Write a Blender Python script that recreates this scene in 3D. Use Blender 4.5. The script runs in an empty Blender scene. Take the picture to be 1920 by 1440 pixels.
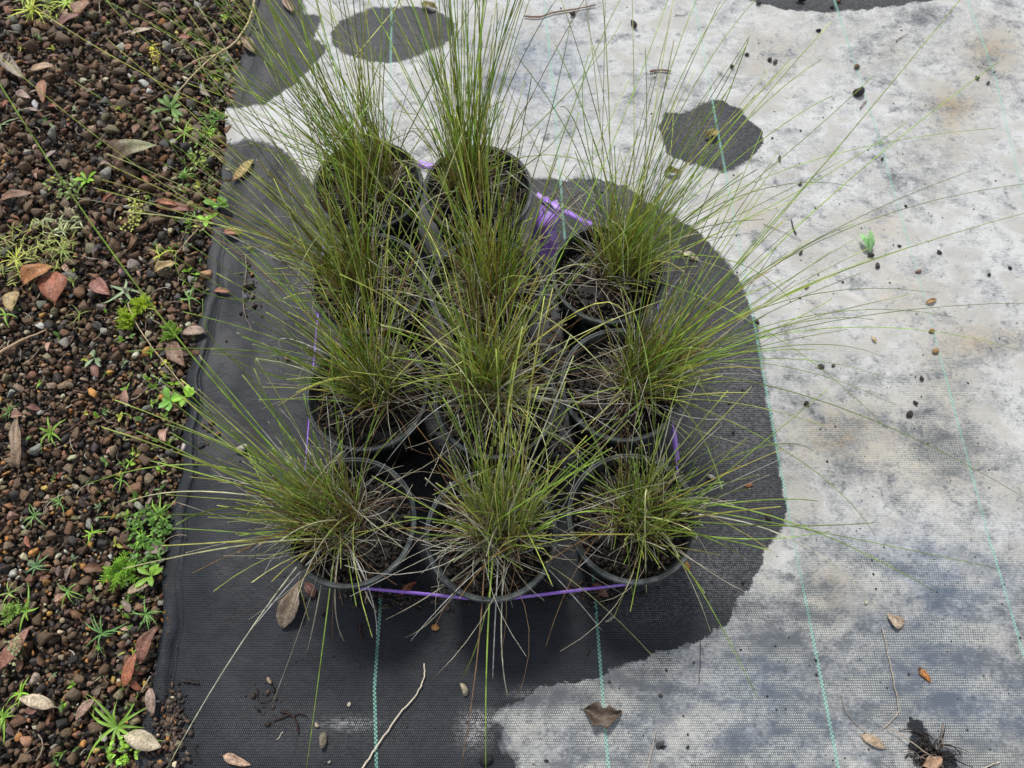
import bpy, bmesh, math, random
import numpy as np
from mathutils import Vector

random.seed(7)
rng = np.random.default_rng(7)
sc = bpy.context.scene
C = sc.collection
D = bpy.data
R = math.radians

# ------------------------------------------------------------------ camera, light, exposure
CAM_H, PITCH, FPX = 1.11, R(67.3), 1442.0
cam = D.objects.new('camera', D.cameras.new('camera'))
C.objects.link(cam)
cam.location = (0, 0, CAM_H)
cam.rotation_euler = (math.pi / 2 - PITCH, 0, 0)
cam.data.sensor_width = 36.0
cam.data.lens = 36.0 * FPX / 1920.0
cam.data.clip_start = 0.02
cam.data.clip_end = 200.0
cam.data.dof.use_dof = True
cam.data.dof.focus_distance = 1.02
cam.data.dof.aperture_fstop = 8.0
sc.camera = cam

SUN_EL, SUN_AZ = R(58), R(-18)          # azimuth from +Y (the far side), towards +X
world = D.worlds.new('World')
sc.world = world
world.use_nodes = True
wn = world.node_tree
bg = wn.nodes['Background']
sky = wn.nodes.new('ShaderNodeTexSky')
sky.sky_type = 'NISHITA'
sky.sun_disc = False
sky.sun_elevation = SUN_EL
sky.sun_rotation = SUN_AZ
hsv = wn.nodes.new('ShaderNodeHueSaturation')      # thin cloud cover: the sky is nearly white
hsv.inputs['Saturation'].default_value = 0.28
wn.links.new(sky.outputs[0], hsv.inputs['Color'])
wn.links.new(hsv.outputs[0], bg.inputs['Color'])
bg.inputs['Strength'].default_value = 0.075
sd = D.lights.new('sun', 'SUN')
sd.energy = 1.5
sd.angle = R(10)
sd.color = (1.0, 0.96, 0.9)
sun = D.objects.new('sun', sd)
C.objects.link(sun)
sdir = Vector((math.sin(SUN_AZ) * math.cos(SUN_EL), math.cos(SUN_AZ) * math.cos(SUN_EL), math.sin(SUN_EL)))
sun.rotation_euler = sdir.to_track_quat('Z', 'Y').to_euler()
sun.location = sdir * 5
sc.view_settings.view_transform = 'Standard'
sc.view_settings.look = 'None'
sc.view_settings.exposure = 1.03
sc.view_settings.gamma = 1.0
sc.view_settings.use_curve_mapping = False


def P(u, v, h=0.0):
    """The point at height h seen at photo pixel (u, v)."""
    x = (u - 960) / FPX
    y = -(v - 720) / FPX
    d = (x, math.cos(PITCH) + y * math.sin(PITCH), -math.sin(PITCH) + y * math.cos(PITCH))
    t = (h - CAM_H) / d[2]
    return np.array((d[0] * t, d[1] * t, h))


def toward(X, Y, Z=0.0):
    """Photo pixel of world points, used only to look up where a stain lies."""
    Zc = Z - CAM_H
    f = Y * math.cos(PITCH) - Zc * math.sin(PITCH)
    up = Y * math.sin(PITCH) + Zc * math.cos(PITCH)
    return 960 + FPX * X / f, 720 - FPX * up / f


# ------------------------------------------------------------------ node helpers
def new_mat(name, rough=0.6, spec=0.4):
    m = D.materials.new(name)
    m.use_nodes = True
    nt = m.node_tree
    b = nt.nodes['Principled BSDF']
    b.inputs['Roughness'].default_value = rough
    b.inputs['Specular IOR Level'].default_value = spec
    return m, nt, b


class G:
    def __init__(s, nt):
        s.nt = nt

    def put(s, sock, v):
        if isinstance(v, bpy.types.NodeSocket):
            s.nt.links.new(v, sock)
        elif v is not None:
            if sock.type == 'RGBA' and len(v) == 3:
                v = (*v, 1)
            sock.default_value = v

    def math(s, op, a, b=None, c=None, clamp=False):
        n = s.nt.nodes.new('ShaderNodeMath')
        n.operation = op
        n.use_clamp = clamp
        for i, v in enumerate((a, b, c)):
            if v is not None:
                s.put(n.inputs[i], v)
        return n.outputs[0]

    def mix(s, f, a, b, mode='MIX'):
        n = s.nt.nodes.new('ShaderNodeMix')
        n.data_type = 'RGBA'
        n.blend_type = mode
        s.put(n.inputs[0], f)
        s.put(n.inputs[6], a)
        s.put(n.inputs[7], b)
        return n.outputs[2]

    def noise(s, vec, scale, detail=3, rough=0.55, dist=0.0, color=False):
        n = s.nt.nodes.new('ShaderNodeTexNoise')
        s.put(n.inputs['Vector'], vec)
        n.inputs['Scale'].default_value = scale
        n.inputs['Detail'].default_value = detail
        n.inputs['Roughness'].default_value = rough
        n.inputs['Distortion'].default_value = dist
        return n.outputs[1 if color else 0]

    def step(s, v, a, b, lo=0.0, hi=1.0):
        n = s.nt.nodes.new('ShaderNodeMapRange')
        n.interpolation_type = 'SMOOTHSTEP'
        s.put(n.inputs[0], v)
        for i, x in enumerate((a, b, lo, hi)):
            s.put(n.inputs[1 + i], x)
        return n.outputs[0]

    def attr(s, name, out='Fac'):
        n = s.nt.nodes.new('ShaderNodeAttribute')
        n.attribute_name = name
        return n.outputs[out]

    def bump(s, h, strength, dist, normal=None):
        n = s.nt.nodes.new('ShaderNodeBump')
        n.inputs['Strength'].default_value = strength
        n.inputs['Distance'].default_value = dist
        s.put(n.inputs['Height'], h)
        if normal is not None:
            s.put(n.inputs['Normal'], normal)
        return n.outputs[0]

    def coord(s, out='Object'):
        return s.nt.nodes.new('ShaderNodeTexCoord').outputs[out]

    def pos(s):
        return s.nt.nodes.new('ShaderNodeNewGeometry').outputs['Position']

    def scalev(s, v, k):
        n = s.nt.nodes.new('ShaderNodeVectorMath')
        n.operation = 'MULTIPLY'
        s.put(n.inputs[0], v)
        n.inputs[1].default_value = k
        return n.outputs[0]

    def voro(s, vec, scale, out=0, feature='F1'):
        n = s.nt.nodes.new('ShaderNodeTexVoronoi')
        n.feature = feature
        s.put(n.inputs['Vector'], vec)
        n.inputs['Scale'].default_value = scale
        return n.outputs[out]


# ------------------------------------------------------------------ mesh helpers
def mesh(name, V, F, col=None, smooth=False, mat=None, attrs=None, uv=None):
    """V (n,3); F a list of int arrays (k,3) or (k,4); col (n,3) per vertex."""
    V = np.asarray(V, dtype=np.float32)
    if not isinstance(F, list):
        F = [F]
    F = [np.asarray(f, dtype=np.int32) for f in F if len(f)]
    me = D.meshes.new(name)
    me.vertices.add(len(V))
    me.vertices.foreach_set('co', V.ravel())
    loops = np.concatenate([f.ravel() for f in F])
    tot = np.concatenate([np.full(len(f), f.shape[1], dtype=np.int32) for f in F])
    start = np.concatenate([[0], np.cumsum(tot)[:-1]]).astype(np.int32)
    me.loops.add(len(loops))
    me.loops.foreach_set('vertex_index', loops)
    me.polygons.add(len(tot))
    me.polygons.foreach_set('loop_start', start)
    me.polygons.foreach_set('loop_total', tot)
    me.update(calc_edges=True)
    me.validate()
    if smooth:
        me.polygons.foreach_set('use_smooth', np.ones(len(me.polygons), dtype=bool))
    if col is not None:
        a = me.color_attributes.new('Col', 'FLOAT_COLOR', 'POINT')
        c = np.ones((len(V), 4), dtype=np.float32)
        c[:, :3] = col
        a.data.foreach_set('color', c.ravel())
    for k, v in (attrs or {}).items():
        a = me.attributes.new(k, 'FLOAT', 'POINT')
        a.data.foreach_set('value', np.asarray(v, dtype=np.float32))
    if uv is not None:
        l = me.uv_layers.new(name='UVMap')
        l.data.foreach_set('uv', np.asarray(uv, dtype=np.float32)[loops].ravel())
    if mat:
        me.materials.append(mat)
    return me


def link(name, me, parent=None, loc=None, label=None, cat=None, group=None, kind=None):
    o = D.objects.new(name, me)
    C.objects.link(o)
    if parent is not None:
        o.parent = parent
    if loc is not None:
        o.location = [float(c) for c in loc]
    if label:
        o['label'] = label
    if cat:
        o['category'] = cat
    if group:
        o['group'] = group
    if kind:
        o['kind'] = kind
    return o


def thing(name, loc, label, cat, group=None):
    o = link(name, None, None, loc, label, cat, group)
    o.empty_display_size = 0.02
    return o


def tubes(pts, rad, col, sides=3, flat=1.0):
    """pts (B,n,3), rad (B,n), col (B,n,3) -> V, F, colours of B tapered tubes."""
    B, n, _ = pts.shape
    T = np.gradient(pts, axis=1)
    T /= np.linalg.norm(T, axis=2, keepdims=True) + 1e-12
    ref = np.where(np.abs(T[:, :1, 2:3]) > 0.9, np.array([1.0, 0, 0]), np.array([0, 0, 1.0]))
    ref = np.broadcast_to(ref, T.shape)
    A = np.cross(T, ref)
    A /= np.linalg.norm(A, axis=2, keepdims=True) + 1e-12
    Bn = np.cross(T, A)
    ang = np.arange(sides) * 2 * math.pi / sides
    V = (pts[:, :, None, :] + rad[:, :, None, None] * (np.cos(ang)[None, None, :, None] * A[:, :, None, :] + flat * np.sin(ang)[None, None, :, None] * Bn[:, :, None, :]))
    V = V.reshape(-1, 3)
    cc = np.repeat(col.reshape(B * n, 3), sides, axis=0)
    base = (np.arange(B) * n * sides)[:, None, None]
    i = np.arange(n - 1)[None, :, None] * sides
    s = np.arange(sides)[None, None, :]
    s2 = (s + 1) % sides
    q = np.stack([base + i + s, base + i + s2, base + i + sides + s2, base + i + sides + s], axis=-1).reshape(-1, 4)
    if sides == 3:
        e = (np.arange(B) * n * 3 + (n - 1) * 3)[:, None] + np.arange(3)[None, :]
        return V, [q, e], cc
    e = (np.arange(B) * n * sides + (n - 1) * sides)[:, None] + np.arange(sides)[None, :]
    f0 = (np.arange(B) * n * sides)[:, None] + np.arange(sides)[::-1][None, :]
    return V, [q, e, f0] if sides in (3, 4) else [q], cc


def merge(parts):
    Vs, F3, F4, Cs, off = [], [], [], [], 0
    for V, F, Cc in parts:
        for f in (F if isinstance(F, list) else [F]):
            (F3 if f.shape[1] == 3 else F4).append(f + off)
        Vs.append(V)
        Cs.append(np.broadcast_to(Cc, V.shape))
        off += len(V)
    F = []
    if F3:
        F.append(np.concatenate(F3))
    if F4:
        F.append(np.concatenate(F4))
    return np.concatenate(Vs), F, np.concatenate(Cs)


def ico(sub):
    bm = bmesh.new()
    bmesh.ops.create_icosphere(bm, subdivisions=sub, radius=1)
    V = np.array([v.co[:] for v in bm.verts])
    F = np.array([[v.index for v in f.verts] for f in bm.faces])
    bm.free()
    return V, F


ICO = {k: ico(k) for k in (1, 2, 3)}


def rock(sub, cuts=9, cut=(0.55, 0.85), flat=0.65, rg=rng):
    """A stone: a sphere worn flat by random cuts, of unit half length."""
    V, F = ICO[sub]
    V = V.copy()
    for _ in range(cuts):
        nn = rg.normal(size=3)
        nn /= np.linalg.norm(nn)
        d = rg.uniform(*cut)
        s = V @ nn
        V -= np.where(s > d, s - d, 0)[:, None] * nn
    V *= np.array([1, rg.uniform(0.55, 0.95), flat * rg.uniform(0.75, 1.1)])
    V /= np.abs(V[:, 0]).max()
    return V, F


def crag(n=10, flat=0.7, rg=rng):
    """An angular chip: the hull of a few random points."""
    q = rg.normal(size=(n, 3))
    q /= np.linalg.norm(q, axis=1, keepdims=True)
    q *= rg.uniform(0.72, 1.0, (n, 1))
    q *= np.array([1, rg.uniform(0.5, 0.88), flat * rg.uniform(0.7, 1.15)])
    bm = bmesh.new()
    for c in q:
        bm.verts.new(c)
    r_ = bmesh.ops.convex_hull(bm, input=bm.verts[:])
    bmesh.ops.delete(bm, geom=[v for v in bm.verts if not v.link_faces], context='VERTS')
    bmesh.ops.bevel(bm, geom=bm.edges[:], offset=0.05, segments=1, affect='EDGES')
    bmesh.ops.triangulate(bm, faces=bm.faces[:])
    bm.verts.index_update()
    V = np.array([v.co[:] for v in bm.verts])
    F = np.array([[v.index for v in f.verts] for f in bm.faces])
    bm.free()
    V /= np.abs(V[:, 0]).max()
    return V, F


def rots(n, tilt=0.5):
    """n random rotation matrices, mostly about z."""
    a = rng.uniform(0, 2 * math.pi, n)
    b = rng.normal(0, tilt, n)
    c = rng.normal(0, tilt, n)
    ca, sa, cb, sb, cc, s_ = np.cos(a), np.sin(a), np.cos(b), np.sin(b), np.cos(c), np.sin(c)
    Z = np.zeros(n)
    O = np.ones(n)
    Rz = np.stack([ca, -sa, Z, sa, ca, Z, Z, Z, O], 1).reshape(-1, 3, 3)
    Rx = np.stack([O, Z, Z, Z, cb, -sb, Z, sb, cb], 1).reshape(-1, 3, 3)
    Ry = np.stack([cc, Z, s_, Z, O, Z, -s_, Z, cc], 1).reshape(-1, 3, 3)
    return Rz @ Rx @ Ry


def scatter(templates, pos, size, col, tilt=0.5):
    """Join scaled, turned copies of the templates into one mesh's arrays."""
    n = len(pos)
    k = rng.integers(0, len(templates), n)
    M = rots(n, tilt)
    parts = []
    for t, (V, F) in enumerate(templates):
        ix = np.where(k == t)[0]
        if not len(ix):
            continue
        W = np.einsum('nij,vj->nvi', M[ix] * size[ix][:, None, None], V) + pos[ix][:, None, :]
        f = (F[None] + (np.arange(len(ix)) * len(V))[:, None, None]).reshape(-1, F.shape[1])
        c = np.repeat(col[ix], len(V), axis=0)
        parts.append((W.reshape(-1, 3), f, c))
    return merge(parts)


# ------------------------------------------------------------------ materials
def mat_stone():
    m, nt, b = new_mat('wet_stone', 0.42, 0.45)
    g = G(nt)
    p = g.pos()
    c = g.attr('Col', 'Color')
    oi = nt.nodes.new('ShaderNodeObjectInfo').outputs['Random']
    n1 = g.noise(p, 240, 4, 0.7)
    n2 = g.noise(p, 900, 3, 0.7)
    k = g.math('ADD', g.step(n1, 0.3, 0.75, 0.6, 1.3), g.step(n2, 0.35, 0.8, -0.15, 0.35))
    k = g.math('MULTIPLY', k, g.step(oi, 0, 1, 0.8, 1.2))
    cc = g.mix(1.0, c, k, 'MULTIPLY')
    sp = g.step(n2, 0.68, 0.74)
    cc = g.mix(g.math('MULTIPLY', sp, 0.3), cc, (0.4, 0.36, 0.3))
    cc = g.mix(g.step(g.noise(p, 420, 3, 0.7), 0.55, 0.75, 0, 0.6), cc, (0.03, 0.022, 0.017))
    g.put(b.inputs['Base Color'], cc)
    g.put(b.inputs['Roughness'], g.step(n1, 0.3, 0.7, 0.32, 0.62))
    g.put(b.inputs['Normal'], g.bump(g.math('ADD', n1, g.math('MULTIPLY', n2, 0.5)), 1.0, 0.0022))
    return m


def mat_col(name, rough=0.5, spec=0.35, noise=300, amt=0.35, trans=0.0, bump=0.0004):
    """Colour from the mesh, fine grain from noise; light passes thin leaves."""
    m, nt, b = new_mat(name, rough, spec)
    g = G(nt)
    p = g.pos()
    n1 = g.noise(p, noise, 3, 0.6)
    cc = g.mix(1.0, g.attr('Col', 'Color'), g.step(n1, 0.25, 0.75, 1 - amt, 1 + amt), 'MULTIPLY')
    g.put(b.inputs['Base Color'], cc)
    if bump:
        g.put(b.inputs['Normal'], g.bump(n1, 0.6, bump))
    if trans:
        tr = nt.nodes.new('ShaderNodeBsdfTranslucent')
        g.put(tr.inputs['Color'], cc)
        mx = nt.nodes.new('ShaderNodeMixShader')
        mx.inputs[0].default_value = trans
        nt.links.new(b.outputs[0], mx.inputs[1])
        nt.links.new(tr.outputs[0], mx.inputs[2])
        nt.links.new(mx.outputs[0], nt.nodes['Material Output'].inputs[0])
    return m


M_STONE = mat_stone()
M_BLADE = mat_col('grass_blade', 0.30, 0.5, 60, 0.3, 0.40, 0)
M_LEAF = mat_col('weed_leaf', 0.42, 0.4, 500, 0.22, 0.3, 0.0003)
M_DRY = mat_col('dry_leaf', 0.5, 0.4, 350, 0.45, 0.08, 0.0008)
M_WOOD = mat_col('twig_bark', 0.65, 0.3, 500, 0.4, 0, 0.0006)
M_MIX = mat_col('bark_chip', 0.6, 0.35, 500, 0.5, 0, 0.0008)


def mat_soil():
    m, nt, b = new_mat('dark_soil', 0.7, 0.3)
    g = G(nt)
    p = g.pos()
    n1 = g.noise(p, 90, 5, 0.7)
    v = g.voro(p, 160, 0)
    vc = g.voro(p, 160, 1)
    far = g.mix(g.step(v, 0.1, 0.6), (0.10, 0.07, 0.055), (0.012, 0.009, 0.007))
    far = g.mix(0.35, far, vc, 'MULTIPLY')
    cc = g.mix(g.step(n1, 0.35, 0.65), (0.012, 0.009, 0.007), far)
    g.put(b.inputs['Base Color'], cc)
    g.put(b.inputs['Normal'], g.bump(g.math('ADD', n1, g.math('MULTIPLY', v, -1.0)), 1.0, 0.004))
    return m


def mat_fabric():
    m, nt, b = new_mat('woven_weed_mat', 0.5, 0.22)
    g = G(nt)
    p = g.pos()
    uv = nt.nodes.new('ShaderNodeUVMap').outputs[0]
    sx = nt.nodes.new('ShaderNodeSeparateXYZ')
    g.put(sx.inputs[0], uv)
    U, Vv = sx.outputs[0], sx.outputs[1]
    # woven tapes, offset every other row
    PX, PY = 0.0026, 0.0031
    row = g.math('FLOOR', g.math('DIVIDE', Vv, PY))
    odd = g.math('MODULO', g.math('ABSOLUTE', row), 2.0)
    fu = g.math('FRACT', g.math('ADD', g.math('DIVIDE', U, PX), g.math('MULTIPLY', odd, 0.5)))
    fv = g.math('FRACT', g.math('DIVIDE', Vv, PY))
    du = g.math('ABSOLUTE', g.math('SUBTRACT', fu, 0.5))
    dv = g.math('ABSOLUTE', g.math('SUBTRACT', fv, 0.5))
    dot = g.math('MULTIPLY', g.step(du, 0.16, 0.36, 1, 0), g.step(dv, 0.2, 0.42, 1, 0))   # holes / crowns of the weave
    # wet patches, pale and blue tones, ochre stains
    wet_d = g.attr('wet')
    film_a = g.attr('film')
    blue_a = g.attr('blue')
    ochre_a = g.attr('ochre')
    e1 = g.noise(p, 40, 4, 0.6)
    e2 = g.noise(p, 220, 3, 0.6)
    wd = g.math('ADD', wet_d, g.math('ADD', g.math('MULTIPLY', g.math('SUBTRACT', e1, 0.5), 0.026), g.math('MULTIPLY', g.math('SUBTRACT', e2, 0.5), 0.009)))
    soft = g.step(g.noise(p, 9, 2, 0.5), 0.45, 0.62, 0.0012, 0.0055)
    wet = g.step(wd, g.math('MULTIPLY', soft, -1.0), soft)
    # the pale film: cloudy, streaked along the weave, speckled
    ps = g.scalev(p, (1.0, 1.25, 1.0))
    big = g.noise(ps, 6, 3, 0.55, 0.3)
    smg = g.noise(g.scalev(p, (1.0, 1.4, 1.0)), 13, 3, 0.5, 0.4)
    mid = g.noise(ps, 38, 5, 0.65, 0.2)
    fine = g.noise(g.scalev(p, (1.0, 1.5, 1.0)), 190, 4, 0.7)
    spots = g.step(g.noise(p, 60, 2, 0.5), 0.60, 0.70)
    sp2 = g.step(g.voro(p, 75, 0), 0.06, 0.16, 1, 0)
    bands = g.step(g.noise(g.scalev(p, (0.8, 2.0, 1.0)), 14, 4, 0.6), 0.40, 0.60)
    f = g.math('ADD', film_a, g.math('MULTIPLY', g.math('SUBTRACT', big, 0.5), 0.9))
    f = g.math('ADD', f, g.math('MULTIPLY', g.math('SUBTRACT', smg, 0.47), 1.6))
    f = g.math('ADD', f, g.math('MULTIPLY', g.math('SUBTRACT', mid, 0.5), 1.25))
    f = g.math('ADD', f, g.math('MULTIPLY', g.math('SUBTRACT', fine, 0.5), 1.1))
    f = g.math('SUBTRACT', f, g.math('MULTIPLY', spots, 0.26))
    f = g.math('SUBTRACT', f, g.math('MULTIPLY', g.math('MULTIPLY', sp2, g.step(big, 0.4, 0.6)), 0.4))
    thin = g.step(film_a, 0.3, 0.72, 1, 0)
    f = g.math('ADD', f, g.math('MULTIPLY', g.math('SUBTRACT', dot, 0.3), 0.16))
    film = g.step(f, -0.12, 1.02)
    dark = g.mix(g.step(mid, 0.3, 0.7), (0.009, 0.011, 0.015), (0.019, 0.022, 0.028))
    dark = g.mix(g.math('MULTIPLY', dot, 0.5), dark, (0.062, 0.07, 0.082))
    under = g.mix(blue_a, (0.12, 0.13, 0.142), (0.105, 0.13, 0.175))
    white = g.mix(g.math('MULTIPLY', ochre_a, g.step(mid, 0.25, 0.6)), (0.60, 0.612, 0.612), (0.42, 0.33, 0.21))
    white = g.mix(g.math('MULTIPLY', blue_a, 0.6), white, (0.34, 0.39, 0.48))
    white = g.mix(g.math('MULTIPLY', g.step(smg, 0.45, 0.65), 0.6), white, (0.37, 0.355, 0.32))
    pale = g.mix(film, under, white)
    spark = g.math('MULTIPLY', g.math('MULTIPLY', dot, g.math('MULTIPLY', thin, bands)), g.step(fine, 0.3, 0.5))
    pale = g.mix(g.math('MULTIPLY', spark, 0.62), pale, (0.78, 0.78, 0.68))
    # lighter grey tone inside the dark patch
    pale_tone = g.math('MULTIPLY', g.attr('pale_tone'), g.step(g.math('ADD', fine, g.math('MULTIPLY', dot, 0.25)), 0.45, 0.8))
    dark = g.mix(pale_tone, dark, (0.4, 0.4, 0.4))
    cc = g.mix(wet, pale, dark)
    # green marker threads
    lu = g.math('ABSOLUTE', g.math('SUBTRACT', g.math('FRACT', g.math('ADD', g.math('DIVIDE', U, 0.3), 0.5)), 0.5))
    line = g.math('MULTIPLY', g.step(lu, 0.0062, 0.0080, 1, 0), g.math('GREATER_THAN', U, -0.1))
    lt = g.math('MULTIPLY', g.math('FRACT', g.math('ADD', g.math('DIVIDE', U, 0.3), 0.5)), 0.3)
    side = g.math('GREATER_THAN', lt, 0.15)
    dash = g.math('FRACT', g.math('ADD', g.math('DIVIDE', Vv, 0.0052), g.math('MULTIPLY', side, 0.5)))
    dsh = g.step(g.math('ABSOLUTE', g.math('SUBTRACT', dash, 0.5)), 0.2, 0.28, 1, 0)
    cover = g.math('MULTIPLY', g.math('SUBTRACT', 1.0, wet), g.step(film_a, 0.45, 0.95))
    tint = g.math('MULTIPLY', line, g.math('MULTIPLY', dsh, g.step(cover, 0, 1, 0.72, 0.2)))
    tint = g.math('MULTIPLY', tint, g.step(smg, 0.35, 0.6, 0.45, 1.0))
    cc = g.mix(tint, cc, (0.34, 0.66, 0.55))
    cc = g.mix(g.math('MULTIPLY', g.math('MULTIPLY', line, g.math('SUBTRACT', 1.0, dsh)), g.step(cover, 0, 1, 0.35, 0.08)), cc, (0.08, 0.3, 0.24))
    g.put(b.inputs['Base Color'], cc)
    g.put(b.inputs['Roughness'], g.mix(wet, (0.75,) * 3, (0.42,) * 3))
    h = g.math('ADD', g.math('MULTIPLY', dot, 1.0), g.math('MULTIPLY', fine, 0.5))
    n1 = g.bump(h, 0.5, 0.0006)
    g.put(b.inputs['Normal'], g.bump(mid, 0.35, 0.004, n1))
    return m


def mat_plastic(name, c, rough=0.4, pale_tone=(0.2, 0.22, 0.22), amt=0.35):
    m, nt, b = new_mat(name, rough, 0.45)
    g = G(nt)
    p = g.coord()
    n = g.noise(g.scalev(p, (1, 1, 0.4)), 45, 5, 0.7)
    n2 = g.noise(p, 400, 2, 0.6)
    f = g.math('MULTIPLY', g.step(g.math('ADD', n, g.math('MULTIPLY', n2, 0.25)), 0.5, 0.85), amt)  # patchy dust on the plastic
    g.put(b.inputs['Base Color'], g.mix(f, c, pale_tone))
    g.put(b.inputs['Roughness'], g.step(n, 0.3, 0.7, rough - 0.08, rough + 0.2))
    g.put(b.inputs['Normal'], g.bump(n2, 0.2, 0.0004))
    return m


M_SOIL = mat_soil()
M_MAT = mat_fabric()
M_POT = mat_plastic('black_pot_plastic', (0.008, 0.010, 0.011), 0.42, (0.05, 0.056, 0.058), 0.4)
M_RIM = mat_plastic('dusty_rim_plastic', (0.022, 0.028, 0.03), 0.36, (0.20, 0.23, 0.23), 0.5)
M_PURPLE = mat_plastic('purple_tape', (0.32, 0.15, 0.70), 0.3, (0.5, 0.4, 0.75), 0.4)
M_LILAC = mat_plastic('lilac_tape', (0.44, 0.24, 0.84), 0.35, (0.7, 0.62, 0.85), 0.5)

# ------------------------------------------------------------------ ground
EDGE_PX = [(490, -80), (475, 0), (430, 200), (402, 430), (372, 620), (350, 780), (330, 950), (292, 1250), (258, 1440), (250, 1480)]
EP = np.array([P(u, v) for u, v in EDGE_PX])
eo = np.argsort(EP[:, 1])


def edge_x(y):
    y = np.asarray(y, dtype=float)
    return np.interp(y, EP[eo, 1], EP[eo, 0]) + 0.0035 * np.sin(y * 23) + 0.0022 * np.sin(y * 61 + 1) + 0.001 * np.sin(y * 143)


S = 30.0
ground = link('ground', mesh('ground', [(-S, -S, -0.009), (S, -S, -0.009), (S, S, -0.009), (-S, S, -0.009)], np.array([[0, 1, 2, 3]]), mat=M_SOIL), kind='structure')

# the woven mat, one sheet with its rolled hem along the gravel
LINES = [[(735, 0), (724, 720), (713, 1150), (703, 1290), (707, 1440)],
         [(1020, 0), (1040, 200), (1055, 400), (1085, 800), (1113, 1090), (1140, 1440)],
         [(1300, 0), (1345, 250), (1415, 620), (1480, 980), (1570, 1440)],
         [(1562, 0), (1640, 240), (1720, 520), (1850, 1000), (1935, 1290)],
         [(1810, 0), (1865, 150), (1990, 700)]]
LW = []
for L in LINES:
    q = np.array([P(*c) for c in L])
    q = q[np.argsort(q[:, 1])]
    LW.append(q)


def line_x(k, y):
    q = LW[k]
    x = np.interp(y, q[:, 1], q[:, 0])
    x = np.where(y > q[-1, 1], q[-1, 0] - 0.045 * (y - q[-1, 1]), x)
    return np.where(y < q[0, 1], q[0, 0] - 0.045 * (y - q[0, 1]), x)


Y0, Y1 = -0.35, 1.9
ys = np.arange(Y0, Y1, 0.007)
es = np.concatenate([[0, 0.0001], np.arange(0.001, 0.034, 0.0015), np.arange(0.036, 2.1, 0.0075)])
YY, EE = np.meshgrid(ys, es, indexing='ij')
XX = edge_x(YY) + EE
hk = np.clip((0.85 - YY) / 0.3, 0.25, 1) * (0.75 + 0.25 * np.sin(YY * 19 + np.sin(YY * 7) * 2))
hem = np.where(EE < 0.019, 0.0034 * hk * np.sqrt(np.clip(np.sin(np.clip(EE / 0.019, 0, 1) * math.pi), 0, 1)), 0)
crease = -0.0026 * hk * np.exp(-((EE - 0.0215 - 0.0025 * np.sin(YY * 13) - 0.0012 * np.sin(YY * 47)) / 0.0022) ** 2)
wr = sum(a * np.sin(XX * fx + YY * fy + ph) for a, fx, fy, ph in ((0.0009, 31, 9, 0), (0.0007, 64, 14, 1.3), (0.0006, 17, 41, 2.1), (0.0005, 97, -20, 0.4)))
near = np.exp(-(EE / 0.16) ** 2)
ZZ = 0.004 + hem + crease + wr * (0.35 + 1.6 * near) * np.clip(EE / 0.02, 0, 1)
ZZ[:, 0] = -0.012
lx = np.stack([line_x(k, YY) for k in range(5)])
UU = XX - lx[0]
for k in range(4):
    inside = XX >= lx[k]
    UU = np.where(inside, 0.3 * k + 0.3 * (XX - lx[k]) / (lx[k + 1] - lx[k]), UU)
UU = np.where(XX >= lx[4], 1.2 + XX - lx[4], UU)

WET = [
    [(380, 282), (413, 277), (460, 265), (493, 267), (533, 283), (557, 307), (575, 337), (620, 352), (700, 360), (780, 345), (830, 350), (940, 350), (996, 334), (1060, 340), (1124, 338), (1170, 352), (1210, 381), (1288, 420), (1342, 467),
     (1381, 517), (1400, 570), (1420, 620), (1430, 700), (1440, 760), (1455, 830), (1462, 890), (1472, 950), (1465, 1000), (1437, 1027), (1413, 1087), (1387, 1120), (1370, 1160), (1320, 1197), (1280, 1210), (1220, 1230),
     (1143, 1253), (1130, 1277), (1067, 1280), (1000, 1293), (985, 1317), (940, 1330), (925, 1345), (947, 1367), (942, 1400), (970, 1420), (972, 1500), (985, 1700), (150, 1700), (150, 300)],
    [(475, -60), (555, -30), (573, 17), (570, 30), (607, 33), (600, 53), (588, 73), (613, 90), (600, 110), (580, 130), (560, 157), (527, 180), (500, 197), (450, 205), (400, 200), (380, -60)],
    [(620, 60), (660, 30), (700, 17), (787, 15), (827, 27), (853, 50), (847, 77), (810, 97), (773, 113), (730, 123), (683, 117), (647, 103), (627, 90)],
    [(1233, 241), (1241, 218), (1295, 210), (1334, 189), (1385, 206), (1427, 249), (1432, 272), (1403, 303), (1380, 322), (1354, 325), (1295, 311), (1249, 288)],
    [(1340, -70), (1365, -5), (1407, 5), (1458, 19), (1551, 27), (1652, 17), (1769, 0), (1800, -70)],
    [(1700, 1345), (1722, 1352), (1742, 1375), (1748, 1402), (1775, 1400), (1792, 1425), (1785, 1470), (1730, 1470), (1722, 1420), (1690, 1405), (1706, 1385)],
    [(1420, 950), (1455, 952), (1470, 968), (1440, 978), (1418, 970)],
    [(1224, 1388), (1246, 1388), (1248, 1402), (1228, 1404)],
]


def poly_sd(X, Y, poly):
    """Signed distance to a polygon, positive inside."""
    n = len(poly)
    d = np.full(X.shape, 1e9)
    ins = np.zeros(X.shape, dtype=bool)
    for i in range(n):
        ax, ay = poly[i][:2]
        bx, by = poly[(i + 1) % n][:2]
        ex, ey = bx - ax, by - ay
        t = np.clip(((X - ax) * ex + (Y - ay) * ey) / (ex * ex + ey * ey + 1e-12), 0, 1)
        d = np.minimum(d, np.hypot(X - ax - t * ex, Y - ay - t * ey))
        c = ((ay > Y) != (by > Y)) & (X < (bx - ax) * (Y - ay) / (by - ay + 1e-12) + ax)
        ins ^= c
    return np.where(ins, d, -d)


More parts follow.
